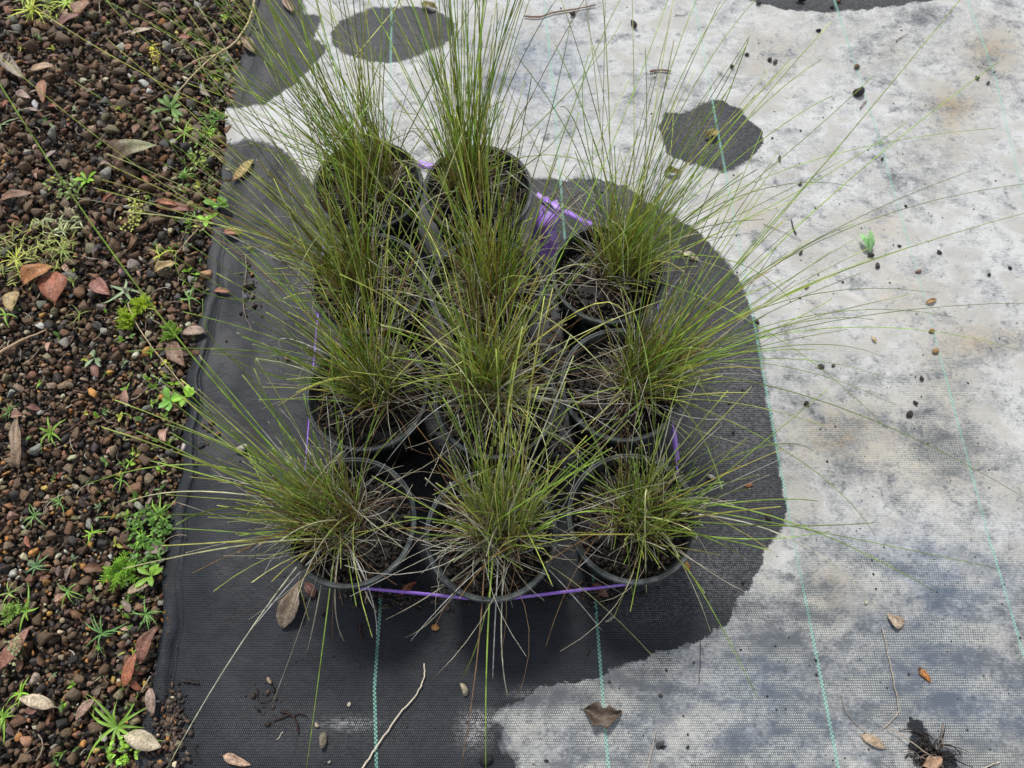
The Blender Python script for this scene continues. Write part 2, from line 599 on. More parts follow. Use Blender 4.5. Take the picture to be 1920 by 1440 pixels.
sdw = np.full(XX.shape, -1e9)
for poly in WET:
    sdw = np.maximum(sdw, poly_sd(XX, YY, [P(u, v) for u, v in poly]))
PU, PV = toward(XX, YY)


def blobs(lst):
    a = np.zeros(XX.shape)
    for u, v, ru, rv, k in lst:
        a += k * np.exp(-((PU - u) / ru) ** 2 - ((PV - v) / rv) ** 2)
    return a


film = np.interp(PV, [-200, 0, 500, 800, 1000, 1150, 1300, 1440, 1600], [0.70, 0.68, 0.66, 0.60, 0.52, 0.28, 0.14, 0.06, 0.06])  # palest at the far end, fading towards the near end
film += blobs([(1500, 1030, 110, 110, 0.15), (1880, 520, 160, 160, 0.1), (520, 240, 120, 70, 0.2), (1300, 420, 80, 60, 0.1),
               (1740, 800, 100, 110, -0.28), (1560, 830, 90, 60, -0.18), (1640, 40, 140, 50, -0.18), (1690, 110, 70, 50, -0.15), (1850, 110, 60, 60, -0.2), (1790, 190, 60, 25, -0.15),
               (1720, 330, 90, 70, -0.16), (1000, 130, 80, 70, -0.22), (1790, 1080, 120, 60, -0.2), (1730, 1250, 130, 130, -0.3), (1390, 1290, 130, 60, -0.16),
               (1850, 1330, 120, 60, -0.12), (1480, 1190, 80, 80, -0.14), (1540, 1110, 60, 60, -0.1), (1020, 215, 60, 60, -0.12), (1460, 360, 70, 40, -0.1), (1100, 1360, 140, 50, 0.02), (1500, 1330, 120, 80, 0.05), (1870, 650, 80, 40, -0.2)])
blue = np.clip(blobs([(1000, 130, 90, 80, 0.9), (1800, 1085, 120, 60, 1.1), (1720, 1230, 130, 110, 0.8), (1400, 1290, 130, 70, 0.9), (1180, 1380, 200, 60, 0.45), (1860, 1330, 120, 60, 0.8), (1590, 250, 50, 40, 0.1),  # bluer areas of the pale mat, mostly at the near end
                      (1680, 1020, 160, 50, 0.35), (1500, 1400, 160, 60, 0.55), (1330, 1130, 80, 60, 0.4)]), 0, 1)
ochre = np.clip(blobs([(1570, 815, 90, 60, 0.9), (1530, 560, 40, 60, 0.3), (1860, 100, 50, 50, 0.9), (1790, 195, 60, 30, 0.7), (1850, 640, 80, 30, 0.7), (1550, 1105, 50, 50, 0.8), (1750, 870, 120, 70, 0.5), (1480, 960, 50, 60, 0.4),
                       (1680, 560, 70, 60, 0.4), (1450, 110, 70, 60, 0.4), (1400, 400, 70, 50, 0.5), (1640, 430, 60, 40, 0.5), (1770, 700, 60, 100, 0.4), (1780, 240, 30, 60, 0.5)]), 0, 1)
pale_tone = np.clip(blobs([(655, 1357, 40, 9, 1.3), (890, 1372, 26, 26, 1.2), (905, 1345, 30, 12, 1.0), (980, 1300, 30, 8, 0.7), (600, 1370, 300, 60, 0.12), (1200, 1150, 90, 40, 0.22), (1390, 780, 100, 300, 0.45), (1300, 1080, 110, 60, 0.3), (1130, 360, 120, 30, 0.3), (1340, 250, 120, 80, 0.3), (740, 70, 150, 70, 0.2), (520, 80, 120, 120, 0.1), (1560, 0, 300, 40, 0.3)]), 0, 1)  # lighter grey areas in the dark patches, broadest along the right side
ny, nx = XX.shape
idx = np.arange(ny * nx).reshape(ny, nx)
quads = np.stack([idx[:-1, :-1], idx[:-1, 1:], idx[1:, 1:], idx[1:, :-1]], -1).reshape(-1, 4)
me = mesh('weed_mat', np.stack([XX, YY, ZZ], -1).reshape(-1, 3), quads, smooth=True, mat=M_MAT,
          attrs=dict(wet=sdw.ravel(), film=film.ravel(), blue=blue.ravel(), ochre=ochre.ravel(), pale_tone=pale_tone.ravel()), uv=np.stack([UU, YY], -1).reshape(-1, 2))
link('weed_mat', me, kind='structure')

# ------------------------------------------------------------------ gravel
CLS = {'brown': (0.175, 0.112, 0.068), 'redbrown': (0.215, 0.115, 0.066), 'dark': (0.062, 0.056, 0.052), 'grey': (0.33, 0.325, 0.28), 'taupe': (0.25, 0.185, 0.125),
       'orange': (0.62, 0.31, 0.09), 'cream': (0.80, 0.70, 0.48), 'olive': (0.20, 0.175, 0.10)}
names = list(CLS)
CA = np.array([CLS[n] for n in names])


def pick(n, y):
    """Colour class: the near end has more orange and cream pebbles."""
    t = np.clip((0.75 - y) / 0.5, 0, 1)
    w = np.stack([np.full(n, 0.34), np.full(n, 0.20), np.full(n, 0.15), 0.05 + 0 * t, np.full(n, 0.13), 0.022 + 0.05 * t, 0.012 + 0.025 * t, np.full(n, 0.05)], 1)
    w /= w.sum(1, keepdims=True)
    r = rng.random(n)[:, None]
    return (w.cumsum(1) < r).sum(1).clip(0, len(names) - 1)


XL = -1.28


def in_gravel(n):
    y = rng.uniform(-0.22, 1.5, n)
    e = edge_x(y)
    x = rng.uniform(XL, -0.47, n)
    k = x < e + 0.002 + rng.normal(0, 0.0065, n) * (0.4 + 0.6 * (np.sin(y * 9) > -0.2))
    # soil and stones also lie over the mat corner at the near end
    return x[k], y[k]


big = []
cell = {}


def free(x, y, r, f):
    for i in range(int((x - 0.035) // 0.03), int((x + 0.035) // 0.03) + 1):
        for j in range(int((y - 0.035) // 0.03), int((y + 0.035) // 0.03) + 1):
            for a, b_, c in cell.get((i, j), ()):
                if (a - x) ** 2 + (b_ - y) ** 2 < (f * (c + r)) ** 2:
                    return False
    return True


def add(x, y, r):
    cell.setdefault((int(x // 0.03), int(y // 0.03)), []).append((x, y, r))


TB = {}
xs_, ys_ = in_gravel(30000)
cnt = 0
for x, y in zip(xs_, ys_):
    if cnt >= 300:
        break
    u, v = toward(x, y)
    if u < -25 or v < -25 or v > 1465:
        continue
    r = random.uniform(0.0068, 0.0112) if y < 0.6 else random.uniform(0.0088, 0.0155)
    if x > edge_x(y) - r * 0.9:
        continue
    if not free(x, y, r, 0.8):
        continue
    add(x, y, r)
    k = names[int(pick(1, np.array([y]))[0])]
    if k in ('orange', 'cream') and r > 0.010:
        k = random.choice(['brown', 'taupe', 'redbrown'])
    key = (k, random.randrange(8))
    if key not in TB:
        V, F = crag(11, 0.75) if key[1] < 6 else rock(2, 12, (0.3, 0.75), 0.8)
        TB[key] = mesh('stone', V, F, np.broadcast_to(np.array(CLS[k]), V.shape), mat=M_STONE)
    o = link('stone', TB[key], ground, (x, y, random.uniform(-0.003, 0.003) + 0.009 - 0.0))
    o.location.z += 0.0
    o.rotation_euler = (random.gauss(0, 0.3), random.gauss(0, 0.3), random.uniform(0, 6.3))
    o.scale = (r, r, r)
    cnt += 1

T1 = [crag(random.choice((8, 9, 10, 11)), 0.75) for _ in range(20)] + [rock(2, 10, (0.35, 0.8), 0.75) for _ in range(3)]
T1n = [crag(11, 0.75) for _ in range(12)] + [rock(2, 10, (0.35, 0.8), 0.75) for _ in range(7)]
T1r = [rock(1, 3, (0.8, 0.95), 0.7) for _ in range(4)]
pm, sm = [], []
for lo_, hi_, tries, ff, zz_ in ((0.0065, 0.0092, 12000, 0.80, (0.0, 0.005)), (0.0048, 0.0065, 22000, 0.78, (-0.001, 0.005)), (0.0034, 0.0048, 36000, 0.78, (-0.002, 0.005)), (0.0022, 0.0034, 36000, 0.8, (-0.002, 0.004))):
    xs_, ys_ = in_gravel(tries)
    for x, y in zip(xs_, ys_):
        if lo_ > 0.006 and y < 0.5 and random.random() < 0.75:
            continue
        r = random.uniform(lo_, hi_) * (1.25 if y > 0.65 else 1.0)
        if free(x, y, r, ff):
            add(x, y, r)
            pm.append((x, y, random.uniform(*zz_)))
            sm.append(r * 1.06)
pm, sm = np.array(pm), np.array(sm)
kc = pick(len(pm), pm[:, 1])
cm = CA[kc] * np.exp(rng.normal(0.08, 0.45, (len(pm), 1))) * rng.uniform(0.9, 1.1, (len(pm), 3))
cm = np.minimum(cm, 0.8)
nr_ = rng.random(len(pm)) < np.clip((0.8 - pm[:, 1]) / 0.6, 0, 0.9)
parts = [scatter(T1, pm[~nr_], sm[~nr_], cm[~nr_], 0.5), scatter(T1n, pm[nr_], sm[nr_], cm[nr_], 0.4)]
xs_, ys_ = in_gravel(26000)
n = len(xs_)
ps_ = np.stack([xs_, ys_, rng.uniform(-0.006, 0.003, n)], 1)
kc = pick(n, ys_)
parts.append(scatter(T1r, ps_, rng.uniform(0.0014, 0.0038, n), CA[kc] * rng.uniform(0.5, 1.3, (n, 1)), 0.8))
V, F, cc = merge(parts)
link('gravel', mesh('gravel', V, F, cc, mat=M_STONE), kind='stuff')


# ------------------------------------------------------------------ leaves, twigs, pebbles
def leaf_arrays(L, W, col, nl=9, nw=5, fold=0.25, bend=0.25, twist=0.0, shape=0.8, wob=0.13, ragged=0.035, stem=0.12, tipc=None, rg=random):
    """A leaf lying along +x from the origin; fold lifts the halves, bend arches it."""
    t = np.linspace(0, 1, nl)
    s = np.linspace(-1, 1, nw)
    w = np.sin(math.pi * np.clip(t, 0.0, 1) ** shape) ** 0.75
    w[0] = 0.05
    w[-1] = 0.04
    ph = rg.uniform(0, 6)
    Tg, Sg = np.meshgrid(t, s, indexing='ij')
    Wg = np.broadcast_to(w[:, None], Tg.shape)
    edge = 1 + ragged * (np.sin(Tg * 17 + ph) + np.sin(Tg * 41 + 2 * ph)) * np.abs(Sg)
    x = Tg * L
    y = Sg * Wg * W / 2 * edge + wob * W * np.sin(Tg * 4 + ph) * Tg
    z = fold * W * 0.5 * np.abs(Sg) * Wg + bend * L * np.sin(math.pi * Tg) * 0.3 + wob * 0.4 * W * np.sin(Tg * 9 + ph + 3 * Sg) * Wg + twist * y * Tg
    V = np.stack([x, y, z], -1).reshape(-1, 3)
    idx = np.arange(nl * nw).reshape(nl, nw)
    F = np.stack([idx[:-1, :-1], idx[1:, :-1], idx[1:, 1:], idx[:-1, 1:]], -1).reshape(-1, 4)
    # leaves are never quite symmetric or straight
    y = y * np.where(Sg > 0, 1 + 0.14 * math.sin(ph * 3), 1 - 0.14 * math.sin(ph * 3)) + 0.05 * L * math.sin(ph * 5) * np.sin(math.pi * Tg)
    col = np.array(col)
    cg = np.broadcast_to(col, (nl, nw, 3)).copy()
    cg[:, nw // 2] *= 1.25
    cg *= 1 + 0.12 * np.sin(Tg * 7 + ph)[:, :, None]
    if tipc is not None:
        cg = cg * (1 - Tg[:, :, None] ** 1.5) + np.array(tipc) * Tg[:, :, None] ** 1.5
    out = [(V, F, cg.reshape(-1, 3))]
    if stem:
        tt = np.linspace(0, 1, 4)
        p = np.stack([-stem * L * (1 - tt), 0.05 * L * np.sin(tt * 3) * 0, 0 * tt + 0.0004], 1)[None]
        out.append(tubes(p, np.full((1, 4), max(0.0005, W * 0.025)), np.broadcast_to(col * 0.8, (1, 4, 3))))
    return merge(out)


def fallen(a, b, w, col, label, z=0.006, name='fallen_leaf', cat='leaf', thick=0.0004, **kw):
    """A dead leaf lying from photo pixel a (stalk) to b (tip), w pixels wide."""
    A, B = P(*a, z), P(*b, z)
    col = np.array(col) * (0.98, 1.05, 0.95)
    L = float(np.linalg.norm(B - A))
    W = w * L / max(1e-6, math.dist(a, b)) if True else w
    V, F, cc = leaf_arrays(L, W, col, **kw)
    V = V.copy()
    V[:, 2] -= V[:, 2].min() * 1.0
    me_ = mesh(name, V, F, cc, smooth=True, mat=M_DRY)
    o = link(name, me_, None, A, label, cat)
    o.rotation_euler[2] = math.atan2(B[1] - A[1], B[0] - A[0])
    o.rotation_euler[1] = -kw.get('tip_up', 0) if 'tip_up' in kw else 0
    so = o.modifiers.new('thickness', 'SOLIDIFY')
    so.thickness = thick
    return o


def dry_patches():
    nt = M_DRY.node_tree
    g = G(nt)
    b = nt.nodes['Principled BSDF']
    old = b.inputs['Base Color'].links[0].from_socket
    p = g.pos()
    k = g.step(g.noise(p, 130, 4, 0.65), 0.45, 0.7, 0.0, 0.6)
    g.put(b.inputs['Base Color'], g.mix(k, old, g.mix(1.0, old, (0.45, 0.36, 0.28), 'MULTIPLY')))


dry_patches()
BR, RB, TAN, PINK, GREYB, DK = (0.17, 0.09, 0.055), (0.24, 0.085, 0.05), (0.42, 0.29, 0.16), (0.40, 0.25, 0.19), (0.26, 0.20, 0.17), (0.05, 0.035, 0.03)
G_Z = 0.013
fallen((215, 315), (292, 272), 42, (0.15, 0.075, 0.06), 'curled maroon leaf with a pale green tip, beside the upright grassy weeds', G_Z, fold=0.9, bend=0.5, tipc=(0.45, 0.5, 0.3), nl=12)
fallen((44, 535), (98, 498), 40, (0.40, 0.17, 0.08), 'orange brown folded leaf overlapping its redder neighbour', G_Z + 0.004, fold=0.7, bend=0.4)
fallen((103, 568), (100, 508), 44, (0.33, 0.12, 0.08), 'smooth red brown heart shaped leaf with a dark tip', G_Z + 0.002, fold=0.15, bend=0.3, shape=1.1)
fallen((28, 545), (22, 584), 26, TAN, 'small pale tan leaf lying just below the two orange leaves', G_Z, fold=0.3)
fallen((175, 525), (205, 555), 24, (0.30, 0.13, 0.11), 'pinkish brown leaf among stones between two green sprigs', G_Z, fold=0.5)
fallen((290, 510), (330, 490), 20, TAN, 'crumpled beige leaf scrap near the weed mat edge', G_Z + 0.004, fold=0.8, ragged=0.12, wob=0.2)
fallen((385, 622), (340, 622), 20, (0.36, 0.25, 0.22), 'greyish pink leaf lying half on the mat edge', 0.014, fold=0.3, bend=0.3)
fallen((320, 640), (345, 690), 24, (0.22, 0.13, 0.10), 'brown leaf scrap under a feathery green weed by the hem', G_Z, fold=0.5, ragged=0.1)
fallen((57, 130), (102, 125), 18, (0.42, 0.27, 0.20), 'pinkish tan oval leaf on dark gravel at far corner', G_Z + 0.004, fold=0.3, bend=0.2)
fallen((0, 100), (45, 150), 18, GREYB, 'long grey brown leaf reaching out of frame edge, far corner', G_Z, fold=0.3)
fallen((245, 65), (283, 54), 12, (0.48, 0.38, 0.30), 'slim silvery dry leaf on the gravel', G_Z + 0.003, fold=0.5)
fallen((145, 28), (160, 0), 26, (0.32, 0.17, 0.12), 'dusty rose leaf at the top edge of the gravel', G_Z + 0.003, fold=0.3)
fallen((110, 50), (150, 25), 18, (0.22, 0.10, 0.09), 'maroon dry leaf beside the yellow green grass patch', G_Z + 0.003, fold=0.5)
fallen((30, 172), (58, 184), 13, (0.33, 0.22, 0.20), 'small mauve leaf lying on dark stones', G_Z + 0.003)
fallen((80, 150), (82, 195), 14, (0.30, 0.14, 0.09), 'narrow russet leaf standing beside a small sprout', G_Z + 0.003, fold=0.5)
fallen((0, 375), (62, 360), 20, (0.24, 0.13, 0.10), 'long dull brown leaf at the edge of the frame', G_Z + 0.002, fold=0.4)
fallen((290, 385), (368, 398), 20, (0.20, 0.08, 0.06), 'dark red leaf under the bright broadleaf seedling', G_Z, fold=0.4)
fallen((298, 378), (334, 388), 12, (0.36, 0.15, 0.10), 'small curled coral brown leaf above a dark red one', G_Z + 0.006, fold=0.8, bend=0.4)
fallen((420, 432), (452, 440), 17, (0.38, 0.17, 0.11), 'orange pink leaf on the mat near the seedling', 0.010, fold=0.3)
fallen((402, 545), (432, 546), 11, (0.36, 0.15, 0.10), 'tiny orange brown leaf on bare dark mat by hem', 0.008, fold=0.4)
fallen((437, 338), (477, 300), 19, (0.44, 0.24, 0.11), 'golden tan oval leaf lying on the dark mat beside hem', 0.009, fold=0.15, bend=0.15, tipc=(0.35, 0.33, 0.1), shape=0.9)
fallen((35, 880), (38, 780), 20, (0.24, 0.16, 0.12), 'long twisted grey brown dead leaf near grassy weeds', G_Z + 0.002, fold=0.8, wob=0.25, ragged=0.1)
fallen((0, 1255), (58, 1175), 32, (0.33, 0.15, 0.12), 'large rose brown bark flake in the near gravel', G_Z + 0.003, fold=0.3, ragged=0.08)
fallen((232, 1288), (258, 1222), 24, (0.34, 0.12, 0.07), 'glossy rust red leaf beside the near mat corner', G_Z + 0.005, fold=0.4, bend=0.2)
fallen((262, 1240), (294, 1175), 30, (0.22, 0.10, 0.08), 'wrinkled maroon leaf tucked against the mat edge', G_Z + 0.005, fold=0.7, wob=0.2)
fallen((238, 1112), (280, 1095), 16, (0.36, 0.26, 0.19), 'pale streaked leaf below the feathery green cushion', G_Z + 0.003, fold=0.6)
fallen((102, 1325), (36, 1306), 23, (0.54, 0.42, 0.33), 'pale pink elliptical leaf with a midrib, near grassy weed', G_Z + 0.005, fold=0.15, bend=0.15)
fallen((178, 1310), (140, 1350), 20, (0.32, 0.20, 0.17), 'grey pink narrow leaf behind the large grassy weed', G_Z + 0.004, fold=0.5)
fallen((232, 1380), (304, 1396), 33, (0.52, 0.42, 0.33), 'beige oval leaf with a dark hole in the middle', G_Z + 0.006, fold=0.15, bend=0.2, shape=0.95)
fallen((280, 1290), (290, 1340), 20, (0.30, 0.20, 0.18), 'mauve grey leaf at the tip of the large grassy weed', G_Z + 0.003, fold=0.4)
fallen((418, 1417), (471, 1433), 17, (0.46, 0.29, 0.23), 'pinkish tan leaf with central seam on the near dark mat', 0.007, fold=0.3, bend=0.15, shape=0.7)
fallen((560, 1090), (535, 1180), 40, (0.26, 0.19, 0.16), 'large grey brown leaf leaning at the front corner pot', 0.010, fold=0.6, bend=0.6, shape=1.5, wob=0.18, nl=14, nw=7)
fallen((590, 1120), (574, 1090), 18, (0.12, 0.05, 0.045), 'dark maroon leaf tucked under the front corner pot rim', 0.008, fold=0.7)
fallen((1095, 1330), (1165, 1345), 38, (0.12, 0.085, 0.07), 'dark crumpled leaf lying across the green thread', 0.007, fold=0.9, bend=0.4, wob=0.35, ragged=0.25, nl=14, nw=7)
fallen((1692, 1176), (1664, 1150), 26, (0.44, 0.33, 0.28), 'small triangular pinkish leaf with dark outline on the mat', 0.007, fold=0.5, shape=0.6, ragged=0.1)
fallen((1614, 1379), (1662, 1402), 20, (0.44, 0.32, 0.25), 'pinkish tan leaf beside the black debris clump', 0.007, fold=0.3, bend=0.2)
fallen((1730, 1436), (1768, 1420), 20, (0.40, 0.24, 0.17), 'torn brown leaf on top of the black debris clump', 0.014, fold=0.5, ragged=0.2)
fallen((1726, 1255), (1745, 1280), 12, (0.42, 0.17, 0.06), 'bright orange wood chip on the blue tinted mat', 0.006, name='wood_chip', cat='wood chip', fold=0.5, shape=0.5, thick=0.003)
fallen((550, 24), (530, -4), 11, (0.34, 0.22, 0.18), 'brown curled leaf on far wet patch of mat', 0.007, fold=0.5)
fallen((478, 100), (452, 70), 15, (0.30, 0.20, 0.15), 'tan leaf edge under the pale branched root', 0.008, fold=0.7)
fallen((790, 8), (818, 20), 14, (0.20, 0.16, 0.06), 'olive crumpled leaf on the far oval wet patch', 0.007, fold=0.9, wob=0.3)
fallen((1280, 475), (1312, 486), 12, (0.44, 0.38, 0.28), 'pale cream husk on grey mat behind a pot', 0.006, name='seed_husk', cat='husk', fold=0.5)
fallen((1245, 325), (1277, 320), 14, (0.16, 0.14, 0.05), 'olive green crumpled bud just off the round wet patch', 0.007, fold=1.1, wob=0.4)
fallen((1322, 260), (1345, 244), 14, (0.30, 0.22, 0.10), 'brown and cream debris flake inside the round wet patch', 0.007, fold=1.1, wob=0.4)
fallen((1736, 568), (1757, 562), 8, (0.36, 0.20, 0.10), 'two toned brown seed husk near a long blade tip', 0.007, name='seed_husk', cat='husk', fold=0.6)
fallen((1634, 632), (1644, 642), 6, (0.5, 0.36, 0.2), 'tiny straw coloured husk on pale mat', 0.007, name='seed_husk', cat='husk', fold=0.6)
fallen((1110, 1095), (1142, 1118), 18, (0.22, 0.10, 0.08), 'reddish leaf half hidden under the purple tape', 0.007, fold=0.5)
fallen((750, 1115), (782, 1090), 13, (0.30, 0.10, 0.06), 'rusty sliver of leaf between two front pots', 0.008, fold=0.5)


def stick(pts, r0, r1, col, label, name='twig', cat='twig', z=0.006, branches=(), col2=None, arch=0.0):
    """A twig along photo pixels; heights near the surface it lies on."""
    def path(pp, zz, ra, rb):
        q = np.array([P(*p_, zz) for p_ in pp])
        n_ = 5 * (len(q) - 1) + 1
        s_ = np.linspace(0, len(q) - 1, n_)
        X = np.stack([np.interp(s_, np.arange(len(q)), q[:, i]) for i in range(3)], 1)
        for _ in range(2):
            X[1:-1] = (X[:-2] + 2 * X[1:-1] + X[2:]) / 4
        X[:, :2] += rng.normal(0, 0.0004, (n_, 2))
        X[:, 2] += ra + arch * np.sin(np.linspace(0, math.pi, n_))
        rr = np.linspace(ra, rb, n_) * rng.uniform(0.88, 1.12, n_)
        c0, c1 = np.array(col), np.array(col2 or col)
        cc_ = c0 + (c1 - c0) * np.linspace(0, 1, n_)[:, None]
        return tubes(X[None], rr[None], cc_[None], 6)
    A = P(*pts[0], z)
    V, F, cc_ = merge([path(pts, z, r0, r1)])
    if not branches:
        return link(name, mesh(name, V - A, F, cc_, smooth=True, mat=M_WOOD), None, A, label, cat)
    t_ = thing(name, A, label, cat)
    link('stem', mesh('stem', V - A, F, cc_, smooth=True, mat=M_WOOD), t_)
    for bp, ra, rb in branches:
        V, F, cc_ = path(bp, z, ra, rb)
        link('side_branch', mesh('side_branch', V - A, F, cc_, smooth=True, mat=M_WOOD), t_)
    return t_


CREAM = (0.55, 0.44, 0.27)
stick([(481, -12), (470, 40), (440, 85), (402, 105), (360, 145), (328, 182)], 0.0022, 0.0012, CREAM, 'pale branched root running from the mat onto the gravel', 'root', 'root', 0.016,
      branches=[([(405, 104), (370, 112), (337, 133)], 0.0014, 0.0005), ([(410, 102), (402, 115), (393, 125)], 0.0009, 0.0004)])
stick([(-8, 668), (40, 640), (88, 620)], 0.0026, 0.0012, (0.45, 0.32, 0.2), 'split straw coloured stick pointing out of the gravel edge', z=0.016)
stick([(240, 570), (262, 620), (300, 670), (346, 726)], 0.0008, 0.0006, CREAM, 'thin pale stem slanting from feathery weeds to the clover', 'dry_stem', 'stem', 0.018)
stick([(372, 430), (345, 460), (325, 483)], 0.0012, 0.0008, (0.42, 0.3, 0.2), 'short tan twig below the broadleaf seedling', z=0.016)
stick([(368, 424), (440, 434), (502, 437)], 0.0007, 0.0004, (0.22, 0.1, 0.07), 'long red brown needle crossing the mat hem', 'needle', 'needle', 0.013)
stick([(440, 400), (475, 412), (505, 425)], 0.0006, 0.0004, (0.2, 0.1, 0.07), 'short red brown needle above the crossing one', 'needle', 'needle', 0.009)
stick([(398, 445), (430, 462), (452, 478)], 0.0005, 0.0003, (0.3, 0.2, 0.15), 'fine greyish needle beneath the orange pink leaf', 'needle', 'needle', 0.008)
stick([(460, 480), (463, 510), (455, 550), (458, 590), (472, 618)], 0.0008, 0.0004, (0.32, 0.25, 0.2), 'wiry brown root curling on dark mat near the pebble pile', 'root', 'root', 0.008,
      branches=[([(457, 580), (470, 578), (478, 560)], 0.0005, 0.0003)])
stick([(983, 32), (1010, 34), (1040, 24), (1070, 20), (1116, 11)], 0.0020, 0.0012, (0.24, 0.15, 0.1), 'long knobbly brown twig on far white mat', z=0.006)
stick([(1218, 135), (1240, 132), (1257, 135)], 0.0020, 0.0013, (0.22, 0.12, 0.08), 'short brown twig on white mat between long blades', z=0.006)
stick([(1266, 28), (1280, 30), (1290, 24)], 0.0007, 0.0005, (0.12, 0.09, 0.08), 'tiny curved needle beside the far twig', 'needle', 'needle', 0.006)
stick([(795, 1244), (797, 1268), (784, 1300), (748, 1340), (712, 1390), (680, 1440), (660, 1475)], 0.0010, 0.0013, (0.62, 0.56, 0.44), 'pale straw with hooked tip lying near the green thread', 'straw', 'straw', 0.008)
stick([(1313, 1195), (1313, 1240), (1310, 1280)], 0.0006, 0.0005, (0.06, 0.05, 0.045), 'straight dark needle on the bright wet patch margin', 'needle', 'needle', 0.006)
stick([(1209, 1108), (1245, 1138), (1277, 1166)], 0.0006, 0.0003, (0.05, 0.045, 0.04), 'fine dark needle slanting away from the front pot', 'needle', 'needle', 0.007)
stick([(1653, 1177), (1668, 1240), (1680, 1300), (1686, 1338), (1655, 1366)], 0.0008, 0.0006, (0.42, 0.36, 0.28), 'long bent straw leading to the black debris clump', 'straw', 'straw', 0.007)
stick([(1577, 1300), (1584, 1332), (1605, 1358), (1628, 1376)], 0.0005, 0.0004, (0.30, 0.25, 0.2), 'thin arched stalk behind the pinkish tan leaf', 'dry_stem', 'stem', 0.007)
stick([(1230, 1368), (1224, 1400), (1212, 1445)], 0.0007, 0.0006, (0.45, 0.4, 0.34), 'short pale straw on the near silvery mat', 'straw', 'straw', 0.007)
stick([(1665, 1362), (1700, 1385), (1740, 1415), (1760, 1425)], 0.0008, 0.0006, (0.4, 0.33, 0.25), 'tan stalk lying over black debris clump', 'straw', 'straw', 0.014)
stick([(1768, 1358), (1763, 1380), (1770, 1405)], 0.0010, 0.0006, (0.2, 0.14, 0.1), 'short upright brown sliver beside black debris clump', z=0.012)
stick([(1840, 1441), (1858, 1434), (1874, 1428)], 0.0007, 0.0006, (0.55, 0.5, 0.4), 'small pale straw near the corner of the mat', 'straw', 'straw', 0.007)
stick([(1430, 420), (1470, 435), (1503, 452)], 0.0006, 0.0004, (0.2, 0.12, 0.09), 'thin reddish needle beside the black bark crumb', 'needle', 'needle', 0.006)
stick([(1483, 412), (1486, 425), (1492, 440)], 0.0010, 0.0014, (0.03, 0.022, 0.02), 'black hooked bark crumb on the mottled mat', 'bark_crumb', 'bark', 0.006)
stick([(1680, 78), (1690, 70), (1702, 64)], 0.0010, 0.0006, (0.14, 0.06, 0.05), 'small red twig near the far wet patch', z=0.006)
stick([(1612, 204), (1618, 196), (1625, 190)], 0.0011, 0.0009, (0.2, 0.13, 0.1), 'short brown twig below the black bark lump', z=0.006)
stick([(525, 1333), (545, 1338), (556, 1352), (560, 1374)], 0.0013, 0.0017, (0.035, 0.02, 0.018), 'wet forked black bark curl on the near dark mat', 'bark_curl', 'bark', 0.006, branches=[([(545, 1338), (530, 1345), (512, 1352)], 0.0014, 0.0010), ([(550, 1344), (560, 1336), (575, 1342)], 0.0010, 0.0007)])
stick([(483, 1290), (482, 1310), (492, 1318), (512, 1310)], 0.0009, 0.0005, (0.03, 0.022, 0.02), 'thin black curl above the forked bark curl', 'bark_curl', 'bark', 0.006)
stick([(530, 1372), (525, 1380), (520, 1388)], 0.0006, 0.0005, (0.5, 0.45, 0.38), 'short silvery splinter left of the forked bark curl', 'splinter', 'splinter', 0.006)
stick([(676, 1170), (674, 1182), (680, 1198)], 0.0014, 0.0010, (0.05, 0.022, 0.018), 'dark red curled sliver near the green thread', 'bark_curl', 'bark', 0.006)
stick([(1107, 1215), (1104, 1222), (1100, 1228)], 0.0011, 0.0007, (0.02, 0.016, 0.015), 'small black sliver beside the middle green thread', 'bark_curl', 'bark', 0.006)
stick([(362, 1398), (370, 1415), (380, 1430)], 0.0006, 0.0004, (0.02, 0.016, 0.015), 'black thread of root above the pinkish tan leaf', 'root', 'root', 0.006)
stick([(344, 1277), (358, 1279), (374, 1281)], 0.0018, 0.0014, (0.025, 0.02, 0.018), 'short fuzzy black twig by the near mat corner', z=0.006)

PEB = [rock(2, 9, (0.5, 0.85), 0.7) for _ in range(8)]


def pebble(u, v, w, col, label, name='pebble', cat='pebble', z=0.0045, group=None, asp=1.0):
    r = w / 2 / FPX * (CAM_H / math.sin(PITCH)) * (1.0 + (720 - v) / 720 * 0.17)
    V, F = PEB[random.randrange(8)]
    V = V * np.array([r, r * asp, r]) 
    A = P(u, v, z)
    A[2] = z + 0.5 * r
    o = link(name, mesh(name, V, F, np.broadcast_to(np.array(col) * random.uniform(0.85, 1.15), V.shape), mat=M_STONE), None, A, label, cat, group)
    o.rotation_euler = (random.uniform(-.3, .3), random.uniform(-.3, .3), random.uniform(0, 6.3))
    return o


BLK, GRY = (0.028, 0.024, 0.024), (0.10, 0.095, 0.1)
pebble(1608, 176, 26, BLK, 'large black bark lump on the white mat', 'bark_lump', 'bark', asp=0.8)
pebble(1606, 127, 13, (0.25, 0.16, 0.07), 'tan pebble above the black bark lump')
pebble(1443, 113, 10, BLK, 'black crumb touching a grey pebble on far white mat', 'soil_crumb', 'crumb')
pebble(1452, 118, 13, GRY, 'grey pebble touching a black crumb on far white mat')
pebble(1400, 103, 9, BLK, 'round black crumb beside a thin stalk on far mat', 'soil_crumb', 'crumb')
pebble(1372, 126, 11, BLK, 'black crumb under a long dark blade on far mat', 'soil_crumb', 'crumb')
pebble(1188, 49, 24, BLK, 'oblong black lump near the far knobbly twig', 'bark_lump', 'bark', asp=0.5)
pebble(1074, 28, 17, (0.06, 0.045, 0.035), 'dark seed lying against the far knobbly twig', 'seed', 'seed', asp=0.6)
